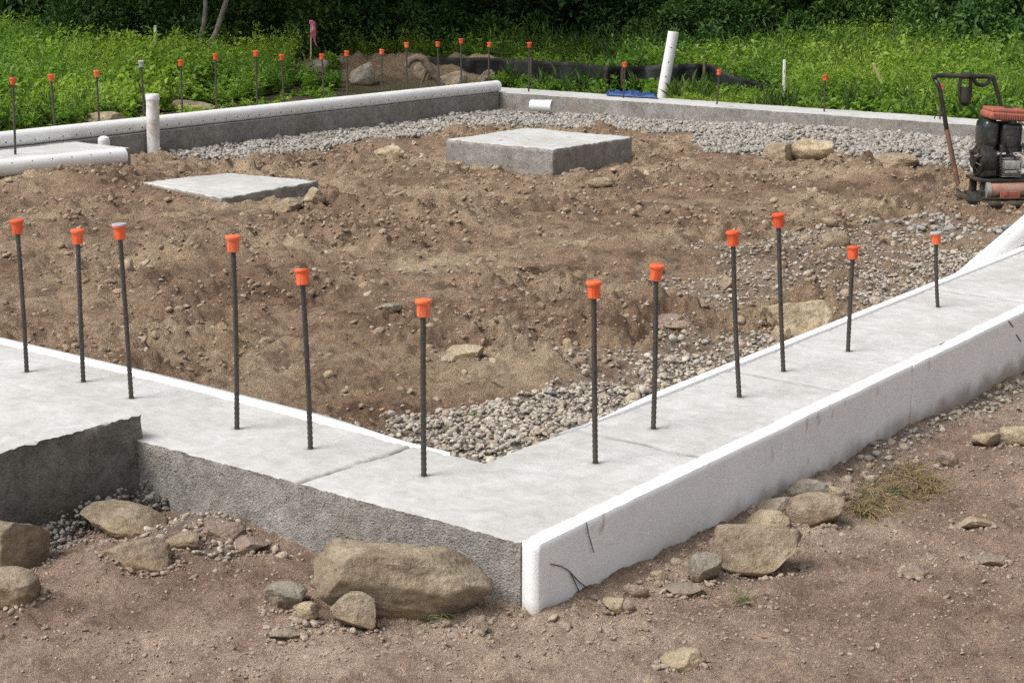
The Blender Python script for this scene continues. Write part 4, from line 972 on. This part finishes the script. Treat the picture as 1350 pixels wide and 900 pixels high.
q = MB(); q.tube([(-.115, -.10, .115), (.20, -.10, .122)], .048, 20); q.build('exciter_housing', M_PINKP, comp)
q = MB(); q.tube([(-.120, -.10, .115), (-.092, -.10, .1155)], .058, 20); q.build('housing_flange', M_ALU, comp)
q = MB(); q.box((.03, -.152, .088), (.13, .012, .045), b=.004); q.box((.0, -.158, .10), (.03, .01, .03), b=.003); q.build('guard_plate', M_RED, comp)
q = MB(); q.box((.04, .0, .175), (.40, .25, .018), b=.004)
for sx in (-.12, .2):
    for sy in (-.09, .09): q.box((sx, sy, .12), (.04, .04, .10), b=.008)
q.build('upper_deck', M_MUDDY, comp)
q = MB(); q.tube([(-.155, -.02, .30), (-.145, -.02, .30), (-.06, -.02, .30), (-.05, -.02, .30)], [.07, .098, .098, .08], 28); q.box((-.09, -.01, .25), (.10, .17, .12), b=.02)
for k in range(9):
    a_ = k * 2 * PI / 9; q.tube([(-.150, -.02 + .09 * math.cos(a_), .30 + .09 * math.sin(a_)), (-.172, -.02 + .05 * math.cos(a_), .30 + .05 * math.sin(a_))], .005, 6)
q.tube([(-.165, -.02, .30), (-.178, -.02, .30)], .052, 20); q.build('flywheel_housing', M_BLK, comp)
q = MB(); q.box((-.095, -.02, .465), (.105, .18, .18), b=.048); q.box((-.10, -.03, .385), (.085, .14, .12), b=.03); q.build('engine_shroud', M_TANK, comp)
q = MB()
for k in range(9): q.box((.05, -.02, .200 + k * .014), (.125, .18, .005), b=.0015)
q.box((.05, -.02, .26), (.10, .15, .12), b=.01); q.box((.035, -.125, .275), (.10, .05, .055), b=.008); q.box((.03, -.13, .235), (.075, .03, .018), b=.004); q.build('cylinder_fins', M_ALU, comp)
q = MB(); q.box((.035, -.02, .455), (.135, .19, .155), b=.03); q.box((.035, -.025, .375), (.15, .17, .05), b=.015); q.tube([(.03, -.10, .53), (.03, -.10, .555)], .028, 16); q.build('fuel_tank', M_TANK, comp)
q = MB(); q.box((.015, -.125, .42), (.05, .03, .07), b=.01); q.tube(sp([(.0, -.13, .385), (.03, -.15, .34), (.055, -.14, .31)]), .006, 8); q.tube(sp([(-.03, -.12, .40), (-.045, -.14, .30), (-.02, -.14, .22)]), .005, 8); q.build('carburettor', M_BLK, comp)
q = MB(); q.box((.075, -.05, .42), (.05, .12, .11), b=.02); q.tube(sp([(.06, -.12, .54), (.10, -.14, .52), (.125, -.15, .46), (.13, -.15, .43)]), .008, 8); q.build('air_hose', M_DARKG, comp)
q = MB(); q.tube([(-.185, -.05, .345), (-.16, -.05, .345)], .022, 14); q.tube([(-.21, -.05, .352), (-.19, -.05, .348)], .013, 10); q.tube([(-.17, -.05, .31), (-.15, -.05, .33)], .03, 12); q.build('recoil_starter', M_BLK, comp)
q = MB(); q.tube([(.09, -.14, .285), (.15, -.14, .285)], .03, 18); q.tube([(.09, -.14, .30), (.30, -.14, .305)], .012, 10); q.build('muffler', M_ALU, comp)
q = MB(); q.box((0, 0, 0), (.255, .19, .05), b=.022); q.box((0, 0, .032), (.235, .17, .028), b=.012)
for k in range(15): q.box((-.105 + k * .015, -.095, 0), (.006, .006, .035), b=.001)
af = q.build('air_filter', M_RED, comp); af.location = (.005, -.03, .575); af.rotation_euler = (.02, .07, 0)
q = MB(); q.box((.02, .0, .048), (.055, .022, .008), b=.003); o = q.build('filter_slot', M_HOLE, af)
# handle loop
hy = .16
q = MB(); q.tube([lx(1269, 240, hy * .6), lx(1252, 172, hy * .8)], .0155, 12); q.build('handle_leg', M_RUST, comp)
q = MB(); q.tube(sp(shift([(1252, 172), (1240, 124)], hy * .8) + shift([(1235.5, 111), (1235, 107), (1240, 105.5), (1275, 106.5), (1306, 107.5), (1311, 110), (1314, 118), (1326, 152), (1340, 215)], hy)), .0145, 12); q.build('handle_loop', M_BLK, comp)
q = MB(); q.tube(sp(shift([(1268, 108), (1268, 128), (1272, 139), (1278, 141), (1282, 134), (1281, 108)], hy)), .011, 8); q.tube(sp(shift([(1275, 120), (1275, 138)], hy)), .03, 10); q.tube(sp(shift([(1284, 108), (1290, 116), (1300, 117), (1308, 110)], hy)), .013, 8); q.tube(shift([(1269, 106), (1282, 106)], hy), .021, 12); q.build('throttle_bracket', M_BLK, comp)
q = MB(); q.tube(sp(shift([(1238, 140), (1239, 152), (1237, 158)], hy)), .004, 6); q.build('throttle_cable', M_BLK, comp)
# side cage
q = MB(); q.tube(sp([(.10, -.15, .50), (.135, -.15, .47), (.15, -.15, .42)]), .011, 10); q.tube([(.085, -.15, .405), (.34, -.15, .38)], .013, 10); q.tube([(.10, -.15, .40), (.175, -.15, .15)], .014, 10); q.tube([(.20, -.15, .40), (.26, -.15, .15)], .014, 10); q.tube([(.20, -.15, .39), (.30, -.15, .44)], .013, 10); q.build('engine_guard', M_DARKG, comp)
q = MB(); q.lathe([(.0001, .012), (.012, .012), (.014, .0)], 12, (.145, -.165, .12), Matrix.Rotation(PI / 2, 3, 'X')); q.build('bolt', M_ALU, comp)

# ------------------------------------------------------------------ vegetation
def leaves_mesh(name, P, D, Nn, Ls, Ws, mat, parent=None):
    """P base points, D leaf directions, Nn side vectors (unit), lengths, widths -> folded diamond leaves"""
    n = len(P); side = np.cross(D, Nn); side /= np.linalg.norm(side, axis=1)[:, None] + 1e-9; up = np.cross(side, D)
    a = P; tip = P + D * Ls[:, None] - up * (Ls * .15)[:, None]; mid = P + D * (Ls * .45)[:, None] + up * (Ls * .06)[:, None]
    l = mid + side * (Ws * .5)[:, None] + up * (Ws * .16)[:, None]; r = mid - side * (Ws * .5)[:, None] + up * (Ws * .16)[:, None]
    V = np.stack([a, l, tip, r], 1).reshape(-1, 3); k = np.arange(n) * 4
    F = np.concatenate([np.stack([k, k + 3, k + 2], 1), np.stack([k, k + 2, k + 1], 1)])
    F = np.stack([np.stack([k, k + 3, k + 2], 1), np.stack([k, k + 2, k + 1], 1)], 1).reshape(-1, 3)
    return mesh_np(name, V, F, mat, parent, False)
def unit(v): return v / (np.linalg.norm(v, axis=-1, keepdims=True) + 1e-9)
def weeds(name, X, Y, Ht, mat, label, seed, nst=4, nlf=16, ll=.075, spread=.22, cat='weeds', up=.25, wr=.42):
    r = np.random.default_rng(seed); n = len(X); Z = height(X, Y)
    tot = n * nst * nlf
    b = np.repeat(np.stack([X, Y, Z], 1), nst, 0); h = np.repeat(Ht, nst) * r.uniform(.6, 1.1, n * nst)
    az = r.uniform(0, 2 * PI, n * nst); lean = r.uniform(.05, spread, n * nst) * 1.6
    t = np.tile(np.linspace(.18, 1, nlf), n * nst) + r.normal(0, .02, tot)
    b = np.repeat(b, nlf, 0); h = np.repeat(h, nlf); az_ = np.repeat(az, nlf); ln = np.repeat(lean, nlf)
    off = ln * h * t ** 1.3; P = b + np.stack([np.cos(az_) * off, np.sin(az_) * off, h * t], 1)
    la = r.uniform(0, 2 * PI, tot); el = up + r.normal(0, .35, tot) + .5 * (t > .9)
    D = np.stack([np.cos(la) * np.cos(el), np.sin(la) * np.cos(el), np.sin(el)], 1)
    Nn = unit(np.stack([r.normal(0, .3, tot), r.normal(0, .3, tot), np.ones(tot)], 1))
    L = ll * r.uniform(.6, 1.35, tot) * (1.1 - .35 * t); o = leaves_mesh(name, P, D, Nn, L, L * wr * r.uniform(.8, 1.3, tot), mat)
    tag(o, label, cat, kind='stuff'); return o
M_WEED = mat_leaf('weed_leaf', [(.12, .21, .03), (.22, .37, .055), (.17, .30, .045), (.31, .45, .09), (.10, .18, .035), (.28, .38, .07), (.19, .33, .045)], .45)
M_WEED3 = mat_leaf('fine_weed_leaf', [(.15, .27, .045), (.25, .39, .07), (.19, .32, .05), (.32, .44, .10), (.13, .23, .045), (.27, .36, .08)], .45)
M_WEED2 = mat_leaf('grass_blade', [(.10, .20, .04), (.16, .26, .06), (.09, .17, .04), (.20, .27, .09), (.12, .23, .05)], .3)
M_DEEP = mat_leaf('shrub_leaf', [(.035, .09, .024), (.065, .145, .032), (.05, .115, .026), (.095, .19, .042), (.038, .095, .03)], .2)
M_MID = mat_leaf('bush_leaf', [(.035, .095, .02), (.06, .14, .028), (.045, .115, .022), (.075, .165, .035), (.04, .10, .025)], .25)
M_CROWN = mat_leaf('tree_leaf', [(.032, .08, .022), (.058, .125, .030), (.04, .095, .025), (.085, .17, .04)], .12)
M_BARK = mat_plain('bark', (.10, .085, .07), .95, 0, .4, 14, .2, .02)
M_BARKP = mat_plain('pale_bark', (.26, .235, .20), .95, 0, .35, 14, .2, .015)

def veg_zone(n, seed, umin=-60, umax=1410, dmin=17, dmax=32):
    r = np.random.default_rng(seed)
    th0 = math.atan2(RM[1, 0], RM[0, 0]) + PI / 2
    u = r.uniform(umin, umax, n); d = np.sqrt(r.uniform(dmin ** 2, dmax ** 2, n))
    fx = -RM[0, 2]; fy = -RM[1, 2]; nf = math.hypot(fx, fy); fx /= nf; fy /= nf
    lat = (u - CX) / FOC * 1.03 * d; X = CAM[0] + fx * d + RM[0, 0] * lat; Y = CAM[1] + fy * d + RM[1, 0] * lat
    return X, Y, u, d
def outside_far(X, Y, m=.35): return (Y > 8.2 + m) | (X > 10.6 + m)
def off_mound(X, Y):
    k = np.ones(len(X), bool)
    for mx, my, ra, rb_, mh in MND: k &= (((X - mx) / ra) ** 2 + ((Y - my) / rb_) ** 2) > .8
    return k
WU = [-100, 0, 90, 150, 300, 440, 520, 620, 700, 800, 860, 930, 1000, 1100, 1180, 1240, 1300, 1450]
WD = [23.5, 23.5, 22.5, 20.6, 20.4, 20.4, 20.4, 22.0, 22.5, 22.0, 21.0, 20.8, 22.5, 23.8, 23.0, 19.5, 18.4, 17.5]     # where the weeds end and the woods begin
def soil_strip(X, Y): return (X < 11.9) & (Y > 8.1) & (Y < 9.55 + .55 * fbm(X, Y, .7, 2, 5) + .25 * (X - 6) * (X > 6) * .6)
def mound_clear(X, Y, U, D): return ((U > 452) & (U < 648) & (D < 19.8) & (Y > 8.1)) | ((U > 396) & (U < 442) & (D > 18.4) & (D < 20.6)) | ((U > 790) & (U < 876) & (X < 11.5))
X, Y, U, Dd = veg_zone(9000, 51, dmin=13.0, dmax=25)
k = outside_far(X, Y, .15) & ~soil_strip(X, Y) & off_mound(X, Y) & ~mound_clear(X, Y, U, Dd) & (Dd < np.interp(U, WU, WD) + 1.2)
X, Y, U, Dd = X[k], Y[k], U[k], Dd[k]
ed = np.minimum(np.where(Y > 8.2, Y - 9.5, 9), np.where(X > 10.6, np.where(Y < 8.2, X - 10.6, 9), 9))
grow = .13 + .20 * sm(.0, 2.5, ed) + .16 * sm(-.2, .6, fbm(X, Y, .5, 3, 8)) * sm(0, 2, ed) + .09 * RNG.normal(size=len(X)).clip(-1, 2.4)
grow = np.where((Dd < np.interp(U, [430, 700, 930, 1012], [20.6, 18.9, 18.0, 17.2])) & (U > 430) & (U < 1012), np.minimum(grow, .10 + .07 * RNG.uniform(size=len(X))), grow)
big = fbm(X, Y, .6, 2, 19) > .1
weeds('weeds', X[big], Y[big], grow[big].clip(.08), M_WEED, 'bright green broad leaved weeds beyond the far walls', 61, 5, 15, .082, .35, up=.2, wr=.5)
weeds('fine_weeds', X[~big], Y[~big], grow[~big].clip(.08), M_WEED3, 'finer yellowish green weeds growing between the broad leaved ones', 64, 6, 15, .066, .4, up=.35, wr=.28)
X, Y, U, Dd = veg_zone(2000, 52, dmin=13.5, dmax=24)
k = outside_far(X, Y, .25) & ~soil_strip(X, Y) & off_mound(X, Y) & ~mound_clear(X, Y, U, Dd) & ((U > 640) | (U < 250)) & (noise2(X * .8, Y * .8, 44) > -.25); X, Y, U, Dd = X[k], Y[k], U[k], Dd[k]
gh = np.where(X < 13.3, .15, .38) * RNG.uniform(.6, 1.3, len(X))
weeds('tall_grass', X, Y, gh, M_WEED2, 'thin grass blades growing among the weeds', 62, 5, 3, .20, .5, 'grass', .9, .06)
X, Y, U, Dd = veg_zone(2600, 53, umax=720, dmin=11.0, dmax=19)
k = (Y > 8.3) & (noise2(X * 1.3, Y * 1.3, 15) > .08) & soil_strip(X, Y) & ~mound_clear(X, Y, U, Dd); X, Y = X[k], Y[k]
weeds('ground_cover', X, Y, RNG.uniform(.03, .10, len(X)), M_WEED, 'low patchy ground cover on the soil strip beyond the far left wall', 63, 4, 6, .06, .8)

# shrubs: dark understory, each of its own
def shrub(name, p, w, h, mat, label, group, seed, nl, ls=.085, dead=False, cat='shrub', trunk=True):
    r = np.random.default_rng(seed); e = empty(name, p)
    nc = 9; cen = np.stack([r.normal(0, .3 * w, nc), r.normal(0, .25 * w, nc), r.uniform(.2, .85, nc) * h], 1); rad = r.uniform(.28, .5, nc) * min(w, h) * .8
    ci = r.integers(0, nc, nl); dirs = unit(r.normal(size=(nl, 3))); P = cen[ci] + dirs * (rad[ci] * r.uniform(.45, 1.05, nl) ** .6)[:, None]
    P[:, 2] = np.abs(P[:, 2]) + .03
    D = unit(dirs + r.normal(0, .6, (nl, 3)) + np.array([0, 0, .1])); Nn = unit(dirs * .5 + np.array([0, 0, 1]) + r.normal(0, .3, (nl, 3)))
    L = ls * r.uniform(.6, 1.4, nl); leaves_mesh('foliage', P, D, Nn, L, L * .5, mat, e)
    if trunk:
        q = MB()
        for c_ in cen[:6]:
            q.tube(sp([(0, 0, -.1), tuple(c_ * np.array([.35, .35, .5])), tuple(c_)], 4), list(np.linspace(.025, .006, 9)), 6)
        q.build('stems', M_BARK, e)
    tag(e, label, cat, group); return e
def wpos(u, d):
    fx = -RM[0, 2]; fy = -RM[1, 2]; nf = math.hypot(fx, fy); fx /= nf; fy /= nf; lat = (u - CX) / FOC * 1.03 * d
    x = CAM[0] + fx * d + RM[0, 0] * lat; y = CAM[1] + fy * d + RM[1, 0] * lat; return x, y, H(x, y)
GS = 'shrubs along the edge of the dark woods'
side = lambda u: 'at far left' if u < 150 else 'left of the flagged stake' if u < 400 else 'behind the dirt mound' if u < 640 else 'left of the tilted pipe' if u < 860 else 'right of the tilted pipe' if u < 1040 else 'behind the leaning stick' if u < 1220 else 'above the compactor'
# mid green bushes standing forward of the woods: (u, dist, width, height, deep?)
SH = [(-40, 25.0, 1.8, .9, 1), (50, 24.5, 1.8, .85, 1), (150, 22.0, 1.6, .9, 0), (225, 22.3, 1.6, 1.0, 0), (300, 22.6, 1.6, 1.0, 0), (375, 22.2, 1.5, .9, 0), (450, 21.8, 1.5, .8, 0), (520, 21.8, 1.4, .8, 0), (580, 22.6, 1.5, .62, 1),
      (650, 24, 1.5, .8, 1), (720, 24.6, 1.6, .9, 0), (800, 24.4, 1.6, .9, 0), (865, 22.8, 1.4, .8, 0), (925, 22.6, 1.4, .75, 0), (990, 24, 1.5, .8, 1), (1070, 25, 1.6, .8, 1), (1150, 25, 1.6, .85, 1), (1215, 22.5, 1.4, .9, 0), (1275, 20.8, 1.4, .9, 0), (1340, 19.6, 1.4, .95, 0), (1410, 19, 1.4, 1, 0)]
SHL = ['in the far left corner', 'behind the pale rock at the left edge', 'left of the thin far white stake', 'right behind the thin far white stake', 'under the slim tree trunks', 'left of the flagged stake', 'right of the flagged stake',
       'above the left part of the dirt mound', 'above the large mound boulder', 'above the far corner of the walls', 'right of the far corner of the walls', 'midway between far corner and tilted pipe', 'just left of the tilted pipe top', 'just right of the tilted pipe top',
       'right of the end of the silt fence', 'above the thin white stake', 'above the leaning stick', 'left of the compactor handle', 'behind the compactor handle', 'behind the compactor engine', 'beyond the right edge']
for i, (u, d_, w, h_, g_) in enumerate(SH):
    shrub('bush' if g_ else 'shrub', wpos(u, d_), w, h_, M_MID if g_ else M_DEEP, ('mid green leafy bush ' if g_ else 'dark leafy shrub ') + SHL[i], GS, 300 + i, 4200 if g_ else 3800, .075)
i0 = 0
for row, (dd_, hh_) in enumerate([(26.0, 1.5), (29, 2.4)]):
    for u in range(-60, 1460, 125):
        i0 += 1
        shrub('understory_shrub', wpos(u + row * 60 + random.uniform(-20, 20), dd_ + random.uniform(-1, 1)), 2.4, hh_, M_CROWN,
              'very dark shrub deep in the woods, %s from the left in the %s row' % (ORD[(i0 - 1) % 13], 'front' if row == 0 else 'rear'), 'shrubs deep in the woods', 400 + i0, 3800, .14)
# trees with high crowns that shade the wood
def tree(name, p, h, cr, label, group, seed, tr=.12, bend=None, bark=None, nl=5200, cz=.30):
    r = np.random.default_rng(seed); e = empty(name, p); q = MB()
    tp = bend or [(0, 0, -.2), (.1, .05, h * .3), (.05, .2, h * .6), (.1, .1, h * .9)]
    q.tube(sp(tp, 5), list(np.linspace(tr, tr * .35, (len(tp) - 1) * 5 + 1)), 10)
    for k in range(6):
        a = r.uniform(0, 2 * PI); z0 = h * r.uniform(.35, .75); q.tube(sp([(.08, .1, z0), (math.cos(a) * cr * .4, math.sin(a) * cr * .4, z0 + .6), (math.cos(a) * cr * .8, math.sin(a) * cr * .8, z0 + 1.3)], 4), list(np.linspace(tr * .4, tr * .1, 9)), 6)
    q.build('trunk', bark or M_BARK, e)
    nc = 22; cen = np.stack([r.normal(0, .42 * cr, nc), r.normal(0, .42 * cr, nc), h * r.uniform(cz, 1.05, nc)], 1); rad = r.uniform(.28, .5, nc) * cr
    ci = r.integers(0, nc, nl); dirs = unit(r.normal(size=(nl, 3))); P = cen[ci] + dirs * (rad[ci] * r.uniform(.3, 1.05, nl) ** .5)[:, None]
    D = unit(dirs + r.normal(0, .6, (nl, 3))); Nn = unit(np.array([0, 0, 1]) + dirs * .4 + r.normal(0, .35, (nl, 3))); L = .24 * r.uniform(.6, 1.4, nl)
    leaves_mesh('crown', P, D, Nn, L, L * .62, M_CROWN, e); tag(e, label, 'tree', group); return e
x, y, z = wpos(284, 20.9)
tree('tree', (x, y, z), 6.5, 2.4, 'slim pale trunk leaning right in front of the dark woods', 'trees of the woods', 501, .045, bark=M_BARKP,
     bend=[(0, 0, -.2), (.03, -.03, .25), (.16, -.14, .62), (.34, -.26, 1.5), (.35, -.2, 3.5), (.4, -.2, 5.6)])
x, y, z = wpos(279, 21.0)
tree('tree', (x, y, z), 6.5, 2.4, 'slim grey trunk just left of the leaning pale trunk', 'trees of the woods', 502, .038, bark=M_BARKP,
     bend=[(0, 0, -.2), (.0, -.03, .35), (.08, -.06, .8), (.10, -.1, 1.8), (.2, -.2, 3.5), (.3, -.2, 5.6)])
TL = [(-40, 28.5), (90, 28), (200, 25.5), (330, 25.5), (450, 25.5), (560, 26), (680, 27), (790, 27), (900, 26.5), (1010, 28), (1120, 28.5), (1220, 26), (1310, 24.5), (1400, 23.5)]
for i, (u, d_) in enumerate(TL):
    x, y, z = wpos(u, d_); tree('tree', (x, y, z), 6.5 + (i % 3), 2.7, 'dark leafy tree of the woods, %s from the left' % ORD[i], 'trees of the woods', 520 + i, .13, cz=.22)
for i, u in enumerate(range(-80, 1500, 190)):
    x, y, z = wpos(u, 34); tree('tree', (x, y, z), 9, 3.4, 'tall tree at the back of the woods, %s from the left' % ORD[i], 'trees at the back of the woods', 560 + i, .16, cz=.08, nl=7000)

# dry grass clump and tufts in the foreground
def tufts(name, pts, mat, label, seed, n, ln, h, rr):
    r = np.random.default_rng(seed); V = []; Q = []
    for (u, v, rad) in pts:
        c = hit(u, v)
        for k in range(n):
            a = r.uniform(0, 2 * PI); d = rad * math.sqrt(r.uniform()); x, y = c[0] + math.cos(a) * d * 1.0, c[1] + math.sin(a) * d; z = H(x, y) - .003
            L = ln * r.uniform(.5, 1.3); b = r.uniform(0, 2 * PI); el = r.uniform(*h); w = rr * r.uniform(.6, 1.3); cur = r.uniform(-1.2, 1.2); base = len(V); px, py, pz = x, y, z + r.uniform(0, .02)
            for j in range(6):
                t = j / 5; s_ = w * (1 - t * .8); sx_, sy_ = -math.sin(b) * s_, math.cos(b) * s_
                V += [(px - sx_, py - sy_, pz), (px + sx_, py + sy_, pz + w * .4)]
                px += math.cos(b) * math.cos(el) * L / 5; py += math.sin(b) * math.cos(el) * L / 5; pz = max(pz + math.sin(el) * L / 5, H(px, py) + .002) ; el -= .42 * r.uniform(.5, 1.3); b += cur / 5
            Q += [[base + 2 * j, base + 2 * j + 1, base + 2 * j + 3, base + 2 * j + 2] for j in range(5)]
    o = mesh_np(name, np.array(V), np.array(Q), mat, None, True); tag(o, label, 'grass', kind='stuff'); return o
M_DRY = mat_leaf('dry_grass', [(.19, .13, .065), (.27, .20, .10), (.14, .095, .05), (.32, .25, .14), (.10, .11, .04), (.22, .16, .08)], .15)
M_GTUFT = mat_leaf('green_tuft', [(.06, .11, .03), (.10, .15, .05), (.14, .15, .07)], .2)
tufts('dry_grass', [(1125, 665, .05), (1150, 650, .06), (1180, 640, .07), (1205, 655, .06), (1165, 670, .06), (1215, 632, .05), (1195, 620, .06), (1140, 680, .04), (1225, 645, .04)], M_DRY, 'dry brown grass clump lying right of the rocks', 71, 80, .11, (-.05, .55), .0016)
tufts('green_grass', [(1185, 620, .04), (1178, 652, .03), (1140, 676, .03), (975, 790, .03), (550, 795, .03), (570, 820, .03)], M_GTUFT, 'sparse green grass blades in the foreground soil', 72, 22, .06, (.3, 1.3), .0016)
tufts('straw', [(960, 800, .05), (930, 785, .04), (1010, 720, .05), (760, 800, .05), (1040, 720, .05), (1205, 750, .05), (1130, 740, .10), (870, 820, .12), (680, 810, .05)], M_DRY, 'scattered bits of straw on the trodden soil', 73, 12, .06, (-.1, .5), .0012)
tufts('small_weed', [(620, 552, .02)], M_GTUFT, 'tiny green weed in the gravel near the inner corner', 74, 30, .04, (.2, 1.2), .0016)

# ------------------------------------------------------------------ light
w = bpy.data.worlds.new('World'); scene.world = w; w.use_nodes = True; nt = w.node_tree; bg = nt.nodes['Background']
SUN_AZ = math.atan2(-.80, .45)   # x, y of the direction towards the sun: rotation from +Y
EL = math.radians(55)
sky = nt.nodes.new('ShaderNodeTexSky'); sky.sky_type = 'NISHITA'; sky.sun_disc = False; sky.sun_elevation = EL; sky.sun_rotation = SUN_AZ
sky.air_density = 1.0; sky.dust_density = 4.0; sky.ozone_density = 1.0
hs = nt.nodes.new('ShaderNodeHueSaturation'); hs.inputs['Saturation'].default_value = .22
nt.links.new(sky.outputs[0], hs.inputs['Color']); nt.links.new(hs.outputs[0], bg.inputs[0]); bg.inputs[1].default_value = .112
sd = bpy.data.lights.new('sun', 'SUN'); sd.energy = 1.7; sd.angle = math.radians(30); sd.color = (1, .97, .93)
so = bpy.data.objects.new('sun', sd); COL.objects.link(so)
dirv = Vector((math.sin(SUN_AZ) * math.cos(EL), math.cos(SUN_AZ) * math.cos(EL), math.sin(EL))); so.rotation_mode = 'QUATERNION'; so.rotation_quaternion = dirv.to_track_quat('Z', 'Y')
vs = scene.view_settings; vs.view_transform = 'Standard'; vs.look = 'None'; vs.gamma = 1; vs.exposure = 0.68; vs.use_curve_mapping = False
scene.cycles.max_bounces = 6; scene.cycles.diffuse_bounces = 3; scene.cycles.transparent_max_bounces = 4
scene.cycles.use_denoising = False
